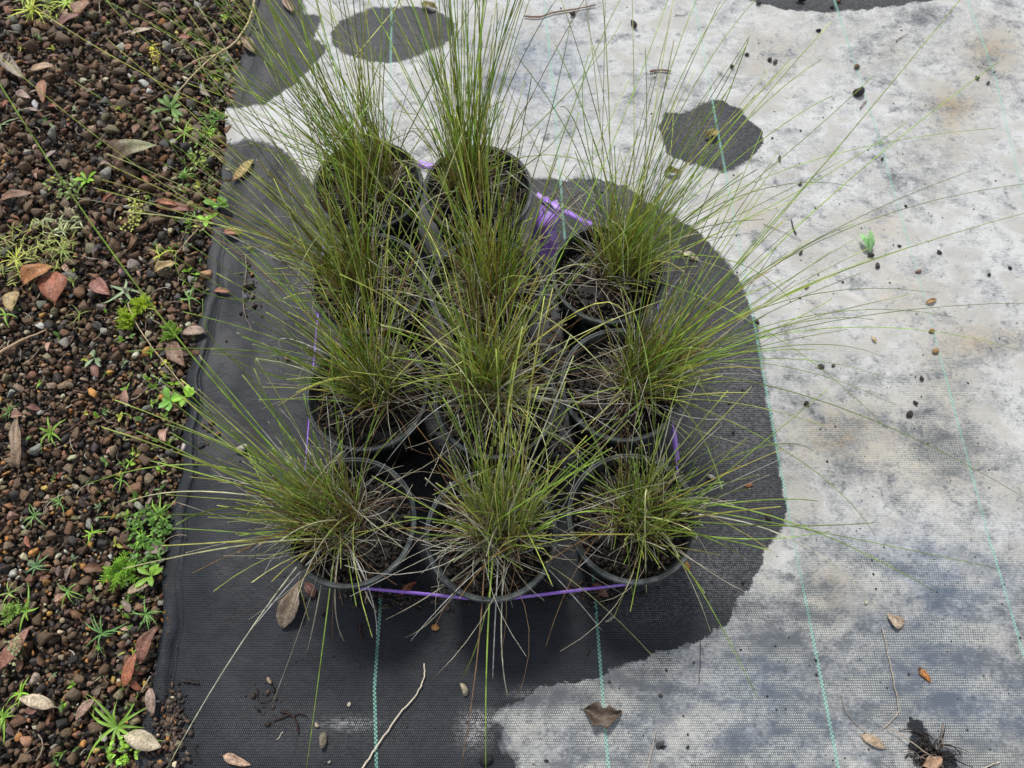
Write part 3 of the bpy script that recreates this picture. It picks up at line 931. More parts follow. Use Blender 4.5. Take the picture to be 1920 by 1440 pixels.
pebble(1534, 59, 11, BLK, 'flat black crumb just outside the far wet patch', 'soil_crumb', 'crumb', asp=0.6)
pebble(1500, 2, 24, BLK, 'black clump inside the far wet patch', 'bark_lump', 'bark', asp=0.6)
pebble(1573, 3, 12, (0.3, 0.13, 0.07), 'orange pebble by the green thread in the far wet patch')
pebble(1560, 15, 9, BLK, 'black crumb by the green thread in far wet patch', 'soil_crumb', 'crumb')
pebble(1422, 8, 12, BLK, 'black crumb on the rim of the far wet patch', 'soil_crumb', 'crumb')
pebble(1461, 299, 14, (0.06, 0.055, 0.05), 'elongated charcoal pebble beyond the round wet patch', asp=0.55)
pebble(1500, 346, 10, (0.05, 0.045, 0.045), 'small charcoal pebble on ochre stained mat', asp=0.6)
pebble(1654, 299, 8, BLK, 'black crumb lying on a pale green thread', 'soil_crumb', 'crumb')
pebble(1698, 387, 7, BLK, 'black crumb right of the pale green thread', 'soil_crumb', 'crumb')
pebble(1831, 147, 10, BLK, 'black crumb near the tip of the longest dark blade', 'soil_crumb', 'crumb')
pebble(1852, 156, 9, (0.07, 0.065, 0.06), 'dull grey crumb beside the ochre stain', 'soil_crumb', 'crumb')
pebble(1760, 474, 11, BLK, 'angular black crumb to the side of the lone mat seedling', 'soil_crumb', 'crumb')
pebble(1686, 462, 8, BLK, 'small black crumb between seedling and green thread', 'soil_crumb', 'crumb')
pebble(1632, 480, 13, BLK, 'black soil crumb at the foot of the mat seedling', 'soil_crumb', 'crumb')
pebble(1644, 499, 12, (0.05, 0.045, 0.045), 'dark grey pebble below the mat seedling')
pebble(1501, 475, 12, (0.06, 0.05, 0.045), 'flattened brown pebble on white mat between blades', asp=0.6)
pebble(1721, 510, 12, (0.25, 0.16, 0.11), 'pinkish brown pebble with a twig scrap beneath')
pebble(1512, 538, 12, (0.42, 0.22, 0.12), 'orange tan pebble under an arching blade')
pebble(1893, 503, 8, BLK, 'black crumb near the frame edge, middle height', 'soil_crumb', 'crumb')
pebble(1854, 516, 8, BLK, 'flat black crumb close to the frame edge', 'soil_crumb', 'crumb')
pebble(1745, 621, 13, (0.45, 0.25, 0.08), 'amber pebble on the green thread below a blade tip')
pebble(1752, 659, 14, (0.50, 0.30, 0.12), 'golden pebble on the green thread, below the amber one')
pebble(1539, 688, 12, (0.07, 0.06, 0.055), 'dark pebble with a smaller olive one close by')
pebble(1562, 686, 9, (0.07, 0.075, 0.04), 'small olive pebble crossed by a blade')
pebble(1512, 758, 12, (0.035, 0.028, 0.03), 'black round pebble on white mat near the wet patch')
pebble(1727, 710, 11, (0.05, 0.04, 0.04), 'dark brown pebble left of the green thread')
pebble(1716, 756, 11, (0.05, 0.035, 0.035), 'upper of two close dark red pebbles')
pebble(1704, 777, 14, (0.05, 0.035, 0.035), 'lower of two close dark red pebbles')
pebble(1403, 911, 15, (0.45, 0.18, 0.08), 'orange pebble beside the white flake on grey mat')
pebble(1330, 895, 22, (0.62, 0.58, 0.5), 'white broken shell flake near the front corner plant', 'shell_flake', 'shell', asp=0.6)
pebble(1286, 1062, 18, (0.45, 0.19, 0.06), 'orange pebble touching the front corner pot')
pebble(1419, 604, 12, (0.06, 0.045, 0.045), 'dark red pebble on the green thread at wet patch rim')
pebble(1326, 576, 12, (0.07, 0.065, 0.08), 'violet grey pebble on the dark mat')
pebble(1392, 732, 7, BLK, 'black crumb on the dark mat, upper of a pair', 'soil_crumb', 'crumb')
pebble(1368, 757, 7, BLK, 'black crumb on the dark mat, lower of a pair', 'soil_crumb', 'crumb')
pebble(1374, 812, 8, BLK, 'elongated black crumb by the violet marker tape', 'soil_crumb', 'crumb')
pebble(1393, 1092, 9, (0.03, 0.032, 0.035), 'round black pebble inside the wet patch near its ragged rim')
pebble(1440, 966, 20, (0.07, 0.06, 0.05), 'dark wet lump in small wet spot under blades', 'soil_crumb', 'crumb', asp=0.7)
pebble(1623, 1130, 9, (0.55, 0.5, 0.38), 'cream seed at the end of a pale blade', 'seed', 'seed')
pebble(1703, 1264, 6, (0.08, 0.04, 0.035), 'tiny dark red crumb left of the orange chip', 'soil_crumb', 'crumb')
pebble(1529, 1238, 7, (0.04, 0.045, 0.04), 'dark crumb lying on third green thread', 'soil_crumb', 'crumb')
pebble(1142, 1162, 20, (0.55, 0.53, 0.45), 'chalky cream chip between front pot and green thread', asp=0.5)
pebble(816, 1177, 15, (0.48, 0.25, 0.08), 'amber hexagonal pebble on the dark mat')
pebble(862, 1212, 13, (0.03, 0.032, 0.036), 'angular black stone chip near the amber pebble')
pebble(870, 1293, 28, (0.40, 0.35, 0.24), 'knobbly cream stone on dark mat', asp=0.55)
pebble(507, 1277, 17, (0.45, 0.35, 0.23), 'tan pebble beside black slivers', asp=0.6)
pebble(514, 1292, 14, (0.02, 0.022, 0.025), 'black slate sliver under the tan pebble', asp=0.5)
pebble(595, 1360, 11, (0.5, 0.42, 0.3), 'small beige pebble above the speckled stone')
pebble(606, 1387, 30, (0.30, 0.26, 0.19), 'large speckled grey brown stone on near dark mat', asp=0.75)
pebble(618, 1429, 8, (0.65, 0.63, 0.58), 'tiny white pebble below the speckled stone')
pebble(655, 1321, 8, (0.6, 0.56, 0.45), 'tiny cream pebble next to the green thread')
pebble(455, 842, 27, (0.55, 0.53, 0.43), 'whitish stone on the dark mat near the hem', asp=0.65)
pebble(408, 815, 14, (0.25, 0.14, 0.08), 'rusty pebble on the mat beside the hem')
pebble(382, 800, 13, (0.12, 0.07, 0.05), 'brown pebble pressed against the hem')
pebble(397, 792, 12, (0.15, 0.09, 0.05), 'small brown pebble between hem and rusty pebble')
pebble(378, 838, 16, (0.02, 0.022, 0.026), 'black slate chip in the hem crease')
pebble(467, 538, 28, (0.12, 0.10, 0.075), 'olive brown long stone on the dark mat', asp=0.55)
pebble(474, 515, 12, (0.35, 0.17, 0.09), 'orange pebble above the olive brown long stone')
pebble(461, 558, 13, (0.10, 0.11, 0.125), 'blue grey pebble under the olive brown stone')
pebble(474, 556, 14, (0.15, 0.12, 0.09), 'taupe pebble at the lower end of the small pile')
pebble(468, 466, 10, (0.45, 0.32, 0.18), 'tan pebble among fallen needles on the mat')
pebble(541, 672, 15, (0.38, 0.22, 0.12), 'tan pebble on the mat beneath bent straw blades')
pebble(606, 1150, 12, BLK, 'black crumb on mat in front of the corner pot', 'soil_crumb', 'crumb')

pebble(485, 1330, 14, (0.02, 0.02, 0.022), 'lower black slate chip near the thin black curl', asp=0.6)
pebble(1237, 1396, 18, (0.05, 0.055, 0.06), 'flat wet grey pebble on near silvery mat', asp=0.7)
pebble(1289, 1400, 8, BLK, 'black crumb right of the flat wet pebble', 'soil_crumb', 'crumb')
pebble(1024, 1427, 9, BLK, 'oval black crumb on the near silvery mat', 'soil_crumb', 'crumb')
pebble(1238, 1304, 10, (0.06, 0.055, 0.06), 'dull brown crumb on blue tinted mat', 'soil_crumb', 'crumb')
pebble(912, 1425, 22, (0.02, 0.02, 0.02), 'black wet lump at the near end of a long blade', 'soil_crumb', 'crumb', asp=1.3)

# the wet clump of black debris near the corner
t = thing('debris_clump', P(1738, 1410, 0.005), 'wet black clump of shredded roots and bark on the mat', 'debris')
n = 60
A0 = t.location
pp = np.zeros((n, 6, 3))
for i in range(n):
    a = random.gauss(0.8, 1.4)
    x0, y0 = random.gauss(0, 0.011), random.gauss(-0.002, 0.010)
    L = random.uniform(0.008, 0.035)
    s_ = np.linspace(0, 1, 6)
    k = random.uniform(-1.5, 1.5)
    pp[i, :, 0] = x0 + L * s_ * np.cos(a + k * s_)
    pp[i, :, 1] = y0 + L * s_ * np.sin(a + k * s_)
    pp[i, :, 2] = random.uniform(0.001, 0.008) + 0.003 * np.sin(s_ * 3)
V, F, cc = tubes(pp, np.broadcast_to(np.linspace(0.0011, 0.0004, 6), (n, 6)) * rng.uniform(0.4, 1.4, (n, 1)), np.broadcast_to(np.array((0.022, 0.017, 0.015)), (n, 6, 3)) * np.where(rng.random((n, 1, 1)) < 0.15, 9.0, rng.uniform(0.6, 2.4, (n, 1, 1))))
link('shreds', mesh('shreds', V, F, cc, mat=M_WOOD), t, kind='stuff')
n = 60
ps_ = np.stack([rng.normal(0, 0.009, n), rng.normal(-0.006, 0.010, n), rng.uniform(0.0, 0.006, n)], 1)
V, F, cc = scatter(T1r, ps_, rng.uniform(0.001, 0.0045, n), np.broadcast_to(np.array((0.02, 0.016, 0.014)), (n, 3)))
link('crumbs', mesh('crumbs', V, F, cc, mat=M_MIX), t, kind='stuff')

# uncountable crumbs of soil on the mat
n = 700
uu = rng.uniform(330, 1990, n)
vv = rng.uniform(-60, 1490, n)
ps_ = np.array([P(a, b, 0.0045) for a, b in zip(uu, vv)])
ok = (ps_[:, 0] > edge_x(ps_[:, 1]) + 0.02)
ps_ = ps_[ok]
n = len(ps_)
V, F, cc = scatter(T1r, ps_, np.abs(rng.normal(0, 0.0008, n)) + 0.0005, np.array((0.03, 0.026, 0.026)) * rng.uniform(0.5, 2.5, (n, 1)))
xs1 = []
# spilled soil: near mat corner, between and behind the pots, along the hem
for (u, v, su, sv, k) in ((1045, 620, 12, 90, 260), (800, 880, 60, 20, 160), (1040, 840, 16, 30, 120), (322, 1360, 16, 38, 420), (300, 1420, 20, 30, 160), (740, 1120, 60, 12, 320), (1080, 1110, 60, 10, 180), (905, 855, 60, 30, 150), (385, 835, 8, 40, 50), (475, 540, 12, 30, 40), (1130, 1120, 20, 14, 50), (500, 1320, 20, 20, 30)):
    for _ in range(k):
        xs1.append(P(random.gauss(u, su), random.gauss(v, sv), 0.0045 + random.uniform(0, 0.002)))
xs1 = np.array(xs1)
k = len(xs1)
q = scatter(T1r, xs1, np.abs(rng.normal(0, 0.0016, k)) + 0.0006, np.array((0.03, 0.022, 0.018)) * rng.uniform(0.4, 3.0, (k, 1)))
V, F, cc = merge([(V, F, cc), q])
link('soil_crumbs', mesh('soil_crumbs', V, F, cc, mat=M_MIX), kind='stuff')

# small stones spilled on the mat's near corner
xs1 = []
for _ in range(70):
    xs1.append(P(random.gauss(315, 16), random.gauss(1375, 42), 0.007))
xs1 = np.array(xs1)
V, F, cc = scatter(T1, xs1, rng.uniform(0.0018, 0.0055, len(xs1)), CA[pick(len(xs1), xs1[:, 1])])
link('spilled_gravel', mesh('spilled_gravel', V, F, cc, mat=M_STONE), kind='stuff')

# needles, straws and bits of leaf over the gravel
n = 900
x, y = in_gravel(2400)
n = min(n, len(x))
a = rng.uniform(0, 6.3, n)
L = rng.uniform(0.008, 0.035, n)
s_ = np.linspace(-0.5, 0.5, 5)
kk = rng.uniform(-0.9, 0.9, n)
pp = np.stack([x[:n, None] + L[:, None] * s_ * np.cos(a[:, None] + kk[:, None] * s_), y[:n, None] + L[:, None] * s_ * np.sin(a[:, None] + kk[:, None] * s_), rng.uniform(0.009, 0.016, (n, 1)) + 0 * s_], -1)
pc = np.array([(0.4, 0.33, 0.24), (0.12, 0.07, 0.05), (0.28, 0.15, 0.1), (0.5, 0.45, 0.36), (0.05, 0.035, 0.03)])[rng.integers(0, 5, n)]
A_ = tubes(pp, np.broadcast_to(rng.uniform(0.0003, 0.0009, (n, 1)), (n, 5)), np.broadcast_to(pc[:, None, :], (n, 5, 3)))
parts = [A_]
x, y = in_gravel(900)
for i in range(min(360, len(x))):
    L = random.uniform(0.008, 0.026)
    V, F, cc = leaf_arrays(L, L * random.uniform(0.25, 0.6), random.choice([BR, RB, (0.2, 0.1, 0.08), GREYB, (0.1, 0.06, 0.05), PINK, DK]), nl=6, nw=3, fold=random.uniform(0.1, 1), stem=0, wob=0.2)
    a = random.uniform(0, 6.3)
    ti = random.gauss(0, 0.25)
    Rm = np.array([[math.cos(a), -math.sin(a), 0], [math.sin(a), math.cos(a), 0], [0, 0, 1]]) @ np.array([[math.cos(ti), 0, math.sin(ti)], [0, 1, 0], [-math.sin(ti), 0, math.cos(ti)]])
    parts.append((V @ Rm.T + np.array([x[i], y[i], random.uniform(0.009, 0.014)]), F, cc))
V, F, cc = merge(parts)
link('leaf_litter', mesh('leaf_litter', V, F, cc, mat=M_DRY), kind='stuff')


# ------------------------------------------------------------------ weeds
def place(V, az, el, org):
    """Turn arrays lying along +x to azimuth az, raised by el, and move them."""
    ca, sa, ce, se = math.cos(az), math.sin(az), math.cos(el), math.sin(el)
    Ry = np.array([[ce, 0, -se], [0, 1, 0], [se, 0, ce]])
    Rz = np.array([[ca, -sa, 0], [sa, ca, 0], [0, 0, 1]])
    return V @ Ry.T @ Rz.T + np.array(org)


def weed(kind, u, v, size, label, col=(0.10, 0.21, 0.035), n=8, z=0.010, el=(0.15, 0.9), width=None, az=None, group=None):
    S_ = size / 1300.0
    A = P(u, v, z)
    t_ = thing({'blades': 'grass_weed', 'rosette': 'rosette_weed', 'feathery': 'feathery_weed', 'flowery': 'yellow_weed', 'cover': 'creeping_weed'}[kind], A, label, 'weed', group)
    col = np.array(col) * 1.35
    if kind in ('blades', 'rosette'):
        for i in range(n):
            a = (2 * math.pi * i / n + random.uniform(-0.6, 0.6)) if az is None else az + random.gauss(0, 0.7)
            e = random.uniform(*el)
            L = S_ * random.uniform(0.45, 1.2)
            c = col * random.uniform(0.75, 1.3)
            if kind == 'blades':
                W = width or 0.0028
                V, F, cc_ = leaf_arrays(L, W, c, nl=10, nw=3, fold=0.5, bend=0, shape=0.45, wob=0.0, stem=0, tipc=c * 1.5)
                tx = V[:, 0] / L
                V = place(V, 0, e, (0, 0, 0))
                V[:, 2] -= L * (math.sin(e) * 0.9 + 0.1) * tx ** 2.2
                V[:, 1] += L * random.gauss(0, 0.32) * tx ** 2
                V[:, 2] = np.maximum(V[:, 2], 0.001)
                V = place(V, a, 0, (0, 0, 0))
            else:
                W = width or L * 0.5
                V, F, cc_ = leaf_arrays(L, W, c, nl=8, nw=5, fold=0.3, bend=0.25, shape=1.5, wob=0.05, stem=0.0, tipc=c * 1.2)
                V = place(V, a, e * 0.6, (0, 0, random.uniform(0, 0.003)))
            link('leaf', mesh('leaf', V, F, cc_, smooth=True, mat=M_LEAF), t_)
        return t_
    parts_ = []
    if kind == 'feathery':
        for i in range(n):
            a = random.uniform(0, 6.3)
            e = random.uniform(0.2, 1.3)
            L = S_ * random.uniform(0.5, 1.0)
            s_ = np.linspace(0, 1, 8)
            st = np.stack([L * s_, 0 * s_, 0 * s_], 1)
            st = place(st, a, e, (0, 0, 0))
            st[:, 2] -= 0.25 * L * s_ ** 2
            parts_.append(tubes(st[None], np.full((1, 8), 0.0004), np.broadcast_to(col * 0.8, (1, 8, 3))))
            m_ = 26
            pts_ = np.zeros((m_, 3, 3))
            for j in range(m_):
                k_ = (j // 2) / (m_ / 2) * 0.85 + 0.15
                o_ = np.array([np.interp(k_, s_, st[:, q_]) for q_ in range(3)])
                b_ = a + (1 if j % 2 else -1) * random.uniform(0.5, 1.2)
                l_ = L * 0.28 * random.uniform(0.6, 1.2)
                dd = np.array([math.cos(b_), math.sin(b_), random.uniform(-0.1, 0.7)]) * l_
                pts_[j] = [o_, o_ + dd * 0.5 + (0, 0, 0.0004), o_ + dd]
            parts_.append(tubes(pts_, np.broadcast_to(np.array([0.0004, 0.0006, 0.0002]), (m_, 3)), np.broadcast_to(col, (m_, 3, 3)) * rng.uniform(0.7, 1.4, (m_, 1, 1))))
    elif kind == 'flowery':
        for i in range(n):
            a = random.uniform(0, 6.3)
            d = abs(random.gauss(0, 0.55)) * S_ * 0.5
            h = random.uniform(0.004, 0.03)
            l_ = random.uniform(0.003, 0.0055)
            V, F, cc_ = leaf_arrays(l_, l_ * 0.85, col * random.uniform(0.65, 1.4), nl=5, nw=3, fold=0.4, bend=0.3, shape=1.2, stem=0)
            org = (d * math.cos(a) * 0.55, d * math.sin(a) * 1.3, h)
            parts_.append((place(V, random.uniform(0, 6.3), random.uniform(-0.2, 0.8), org), F, cc_))
        st = np.array([[(0, -S_ * 0.5, 0), (0.001, 0, 0.006), (0, S_ * 0.5, 0.014)]])
        Vs, Fs, cs = tubes(st, np.full((1, 3), 0.0008), np.broadcast_to(np.array((0.16, 0.14, 0.05)), (1, 3, 3)))
        link('stem', mesh('stem', Vs, Fs, cs, mat=M_LEAF), t_)
    else:
        for i in range(n):
            a = random.uniform(0, 6.3)
            d = math.sqrt(random.random()) * S_
            l_ = random.uniform(0.005, 0.011)
            wv = width or 0.5
            V, F, cc_ = leaf_arrays(l_ * (1 if wv > 0.3 else 2.2), l_ * wv, col * random.uniform(0.6, 1.4), nl=6, nw=3, fold=0.4, bend=0.3, shape=1.0, stem=0)
            parts_.append((place(V, random.uniform(0, 6.3), random.uniform(-0.1, 0.9), (d * math.cos(a), d * math.sin(a) * 0.8, random.uniform(0, 0.007))), F, cc_))
    V, F, cc_ = merge(parts_)
    link('foliage', mesh('foliage', V, F, cc_, smooth=True, mat=M_LEAF), t_, kind='stuff')
    return t_


GR, BG, YG, SG, DG = (0.16, 0.29, 0.04), (0.22, 0.42, 0.04), (0.42, 0.46, 0.07), (0.19, 0.26, 0.14), (0.10, 0.20, 0.04)
weed('blades', 220, 1362, 92, 'largest strap leaved grassy weed, at the near gravel corner', GR, 11, 0.012, (0.2, 0.7), 0.0042)
weed('blades', 96, 812, 55, 'five bladed grass weed beside the long twisted dead leaf', GR, 7, 0.012, (0.3, 1.0), 0.0036)
weed('blades', 18, 772, 32, 'fine bladed tuft at the gravel margin above the twisted leaf', DG, 11, 0.012, (0.2, 0.9), 0.0014)
weed('blades', 192, 1188, 40, 'neat star shaped grassy weed in mid gravel', (0.10, 0.22, 0.06), 10, 0.012, (0.2, 0.8), 0.0022)
weed('blades', 275, 1152, 36, 'bushy short grassy weed touching the mat edge', (0.12, 0.24, 0.06), 13, 0.012, (0.3, 1.1), 0.0022)
weed('blades', 8, 1345, 48, 'strap leaved weed half out of frame near the rounded stone', GR, 9, 0.012, (0.2, 0.8), 0.0034)
weed('blades', 66, 968, 40, 'upper of two grassy tufts among orange pebbles', (0.13, 0.23, 0.07), 10, 0.012, (0.3, 1.0), 0.0020)
weed('blades', 112, 942, 30, 'smaller tuft touching the upper grassy tuft', (0.12, 0.22, 0.06), 9, 0.012, (0.3, 1.0), 0.0020)
weed('blades', 68, 1062, 38, 'spreading bluish green tuft left of the feathery cushion', (0.10, 0.2, 0.08), 11, 0.012, (0.15, 0.8), 0.0024)
weed('blades', 128, 1108, 34, 'dark green star weed below the bluish tuft', DG, 9, 0.012, (0.2, 0.7), 0.0022)
weed('blades', 18, 1112, 34, 'limp yellowish tuft on the frame edge', (0.2, 0.28, 0.08), 8, 0.012, (0.2, 0.7), 0.0020)
weed('blades', 50, 1145, 42, 'broad bladed weed with a hooked leaf near frame edge', GR, 7, 0.012, (0.2, 0.8), 0.0036)
weed('blades', 345, 338, 52, 'upright leafy grass clump growing beside the mat', (0.11, 0.22, 0.045), 16, 0.010, (0.5, 1.3), 0.0032, az=1.4)
weed('blades', 362, 392, 40, 'drooping grassy clump just behind the bright seedling', (0.12, 0.25, 0.06), 9, 0.010, (0.3, 0.9), 0.0030)
weed('rosette', 322, 205, 44, 'loose broad leaved rosette with a flower stalk near the mat', (0.13, 0.24, 0.06), 8, 0.010, (0.1, 0.6), 0.0085)
weed('rosette', 412, 386, 38, 'bright green broadleaf seedling rooted at the mat hem', (0.17, 0.34, 0.06), 7, 0.010, (0.4, 1.2), 0.012)
weed('rosette', 1630, 474, 50, 'lone pale green seedling growing through the white mat', (0.20, 0.36, 0.16), 4, 0.006, (0.3, 0.8), 0.011, az=1.9)
weed('rosette', 320, 752, 26, 'little clover like weed touching the hem', (0.14, 0.30, 0.06), 6, 0.012, (0.3, 0.9), 0.011)
weed('rosette', 178, 672, 24, 'silvery green small rosette on dark stones', SG, 5, 0.012, (0.1, 0.5), 0.006)
weed('blades', 235, 545, 46, 'sprawling blue green sprig beside the pinkish leaf', SG, 6, 0.012, (0.1, 0.5), 0.0055)
weed('blades', 355, 560, 44, 'thin looping grass sprig close to the hem', (0.14, 0.26, 0.07), 5, 0.012, (0.4, 1.1), 0.0026)
weed('blades', 138, 530, 34, 'olive bladed sprout beside the heart shaped leaf', (0.16, 0.2, 0.05), 4, 0.012, (0.4, 1.0), 0.0030)
weed('feathery', 243, 600, 34, 'feathery lime cushion weed, lower of the two beside blue sprig', (0.30, 0.42, 0.03), 26, 0.010)
weed('feathery', 266, 572, 30, 'feathery lime weed just above its twin cushion', (0.33, 0.45, 0.03), 20, 0.010)
weed('feathery', 326, 628, 36, 'darker feathery weed next to the mat edge', (0.18, 0.32, 0.04), 16, 0.010)
weed('feathery', 226, 1070, 40, 'round bright feathery cushion in the near gravel', (0.22, 0.42, 0.04), 34, 0.010)
weed('feathery', 30, 1150, 30, 'small feathery sprig at the frame edge', (0.24, 0.38, 0.08), 10, 0.010)
weed('flowery', 262, 405, 80, 'yellow green bushy weed with browning base', (0.33, 0.36, 0.08), 130, 0.010)
weed('flowery', 296, 110, 44, 'yellow flowering sprig above the loose rosette', (0.50, 0.48, 0.05), 42, 0.014)
weed('flowery', 45, 1215, 40, 'grey green seed head beside the bark flake', (0.24, 0.26, 0.13), 50, 0.010)
weed('cover', 285, 985, 42, 'dense dark small leaved weed patch along the mat edge', (0.09, 0.19, 0.035), 130, 0.010)
weed('cover', 280, 1035, 34, 'small leaved weed patch beside the feathery cushion', (0.10, 0.21, 0.04), 80, 0.010)
weed('cover', 400, 225, 26, 'creeping green weed wedged against the far hem', (0.11, 0.22, 0.04), 50, 0.008)
weed('cover', 385, 262, 34, 'small yellow tinged creeping weed beside far hem', (0.16, 0.26, 0.05), 60, 0.008)
weed('cover', 235, 1405, 30, 'lime leaved creeping weed beside the holed beige leaf', (0.24, 0.42, 0.05), 40, 0.012)
weed('cover', 130, 352, 46, 'straggly pale weed with small oval leaves on dark stones', (0.17, 0.25, 0.07), 60, 0.010)
weed('cover', 60, 478, 95, 'wide patch of pale yellow grass over the gravel', (0.30, 0.34, 0.10), 240, 0.010, width=0.2)
weed('cover', 95, 12, 75, 'yellow green grass patch at the far gravel corner', (0.30, 0.38, 0.08), 130, 0.010, width=0.22)
weed('cover', 378, 300, 30, 'thin mossy strip of weed by the far hem', (0.2, 0.26, 0.07), 50, 0.008)
weed('cover', 118, 422, 46, 'mottled whitish green ground weed amid stones', (0.34, 0.38, 0.2), 60, 0.010, width=0.3)

for args in (('blades', 300, 965, 44, 'loose green grass sprig rising from the dense small leaved patch', GR, 9, 0.012, (0.3, 1.0), 0.0026),
             ('blades', 268, 1010, 34, 'short grass sprig between small leaved patch and feathery cushion', BG, 8, 0.012, (0.3, 1.0), 0.0022),
             ('blades', 345, 250, 50, 'thin arching grass sprig below the loose rosette', BG, 8, 0.012, (0.3, 1.1), 0.0022),
             ('blades', 392, 248, 36, 'bright sprig in the creeping weed beside far hem', BG, 9, 0.010, (0.3, 1.0), 0.0024),
             ('blades', 300, 480, 34, 'yellowish sprig close to the crumpled beige leaf', YG, 7, 0.012, (0.2, 0.8), 0.0022),
             ('blades', 30, 488, 60, 'long pale grass stems fanning from the yellow grass patch', YG, 13, 0.012, (0.2, 0.8), 0.0020),
             ('blades', 120, 470, 54, 'lax pale green grass at the inner side of yellow grass patch', (0.26, 0.34, 0.1), 12, 0.012, (0.2, 0.8), 0.0020),
             ('blades', 60, 20, 64, 'yellow green strap grass at the far gravel corner', YG, 12, 0.012, (0.2, 0.8), 0.0036),
             ('blades', 125, 8, 54, 'bright strap grass touching the top of the frame', (0.3, 0.42, 0.07), 11, 0.012, (0.2, 0.8), 0.0036),
             ('blades', 2, 235, 40, 'bluish grass leaves poking in beside the mauve leaf', SG, 6, 0.012, (0.2, 0.8), 0.0028),
             ('blades', 10, 590, 40, 'flat green blade weed below the tan leaf', GR, 4, 0.012, (0.1, 0.5), 0.0030),
             ('blades', 150, 590, 34, 'wiry olive sprig in the stones under heart shaped leaf', (0.2, 0.24, 0.06), 7, 0.012, (0.2, 0.9), 0.0016),
             ('blades', 228, 900, 34, 'thin green sprig among small brown pebbles', GR, 6, 0.012, (0.1, 0.6), 0.0016),
             ('blades', 172, 1000, 30, 'small grass sprig near two amber pebbles', BG, 7, 0.012, (0.2, 0.8), 0.0020),
             ('blades', 40, 1300, 34, 'grass sprig behind pale pink elliptical leaf', BG, 7, 0.012, (0.2, 0.9), 0.0024),
             ('rosette', 165, 340, 26, 'oval leaved sprig on a thin stem amid dark stones', BG, 6, 0.012, (0.3, 0.9), 0.006),
             ('rosette', 350, 745, 26, 'rounded clover leaves hanging over the hem', BG, 6, 0.014, (0.2, 0.7), 0.010),
             ('rosette', 390, 415, 24, 'tiny oval leaves beneath the bright seedling', BG, 6, 0.010, (0.2, 0.7), 0.008),
             ('rosette', 285, 1080, 30, 'broad leaf weed at foot of the feathery cushion by hem', GR, 7, 0.012, (0.2, 0.8), 0.008)):
    weed(*args)

# countless tiny sprouts
parts = []
x, y = in_gravel(1300)
near_ = rng.random(len(x)) < 0.5
x = np.where(near_, edge_x(y) - 0.012 - np.abs(rng.normal(0, 0.05, len(x))), x)
for i in range(min(480, len(x))):
    c = np.array(random.choice([GR, BG, YG, SG, DG, (0.25, 0.28, 0.12)])) * random.uniform(0.7, 1.3)
    for k in range(random.randint(2, 5)):
        L = random.uniform(0.004, 0.013)
        V, F, cc = leaf_arrays(L, L * random.choice((0.18, 0.25, 0.5)), c, nl=5, nw=3, fold=0.3, bend=0.3, stem=0)
        parts.append((place(V, random.uniform(0, 6.3), random.uniform(0, 0.9), (x[i], y[i], random.uniform(0.006, 0.012))), F, cc))
V, F, cc = merge(parts)
link('weed_sprouts', mesh('weed_sprouts', V, F, cc, smooth=True, mat=M_LEAF), kind='stuff')

# ------------------------------------------------------------------ pots of grass
RIM_R, POT_H = 0.0825, 0.150
POTS = {
    'a1': (-0.203, 0.214), 'b1': (-0.026, 0.198), 'c1': (0.152, 0.219),
    'a2': (-0.195, 0.388), 'b2': (-0.022, 0.378), 'c2': (0.148, 0.401),
    'a3': (-0.205, 0.558), 'b3': (-0.037, 0.550), 'c3': (0.139, 0.574),
    'a4': (-0.218, 0.728), 'b4': (-0.051, 0.719)}


def lathe(prof, seg=64):
    prof = np.array(prof)
    a = np.arange(seg) * 2 * math.pi / seg
    V = np.stack([prof[:, None, 0] * np.cos(a), prof[:, None, 0] * np.sin(a), np.broadcast_to(prof[:, None, 1], (len(prof), seg))], -1).reshape(-1, 3)
    i = np.arange(len(prof) - 1)[:, None] * seg
    s = np.arange(seg)[None]
    s2 = (s + 1) % seg
    return V, np.stack([i + s, i + s2, i + seg + s2, i + seg + s], -1).reshape(-1, 4)


body = [(0.0, 0.002), (0.054, 0.002), (0.058, 0.0), (0.0615, 0.003), (0.0625, 0.02), (0.0765, 0.133), (0.0745, 0.133), (0.0605, 0.02), (0.0, 0.006)]
rim = [(0.0763, 0.129), (0.0803, 0.1285), (0.0808, 0.131), (0.0814, 0.1395), (0.0824, 0.1402), (RIM_R + 0.0010, 0.1425), (RIM_R + 0.0010, 0.1482), (RIM_R - 0.0004, 0.1502), (RIM_R - 0.0018, 0.1496), (RIM_R - 0.0026, 0.1484),
       (RIM_R - 0.0034, 0.1484), (RIM_R - 0.0038, 0.1494), (RIM_R - 0.0046, 0.1492), (RIM_R - 0.0052, 0.1478), (0.0752, 0.1395), (0.0745, 0.1325)]
V, F = lathe(body)
ME_BODY = mesh('pot_wall', V, F, smooth=True, mat=M_POT)
V, F = lathe(rim)
ME_RIM = mesh('rim', V, F, smooth=True, mat=M_RIM)
SOIL_Z = 0.124


def mix_mesh():
    nr, seg = 12, 40
    r = np.linspace(0.0, 0.0752, nr)
    a = np.arange(seg) * 2 * math.pi / seg
    V = np.stack([r[:, None] * np.cos(a), r[:, None] * np.sin(a), SOIL_Z + rng.normal(0, 0.0012, (nr, seg)) + 0.004 * np.cos(r / 0.075 * 2)[:, None]], -1).reshape(-1, 3)
    i = np.arange(nr - 1)[:, None] * seg
    s = np.arange(seg)[None]
    F = np.stack([i + s, i + (s + 1) % seg, i + seg + (s + 1) % seg, i + seg + s], -1).reshape(-1, 4)
    return V, F, np.broadcast_to(np.array((0.009, 0.007, 0.006)), V.shape)


TC = [rock(1, 6, (0.4, 0.8), 0.4) for _ in range(8)]


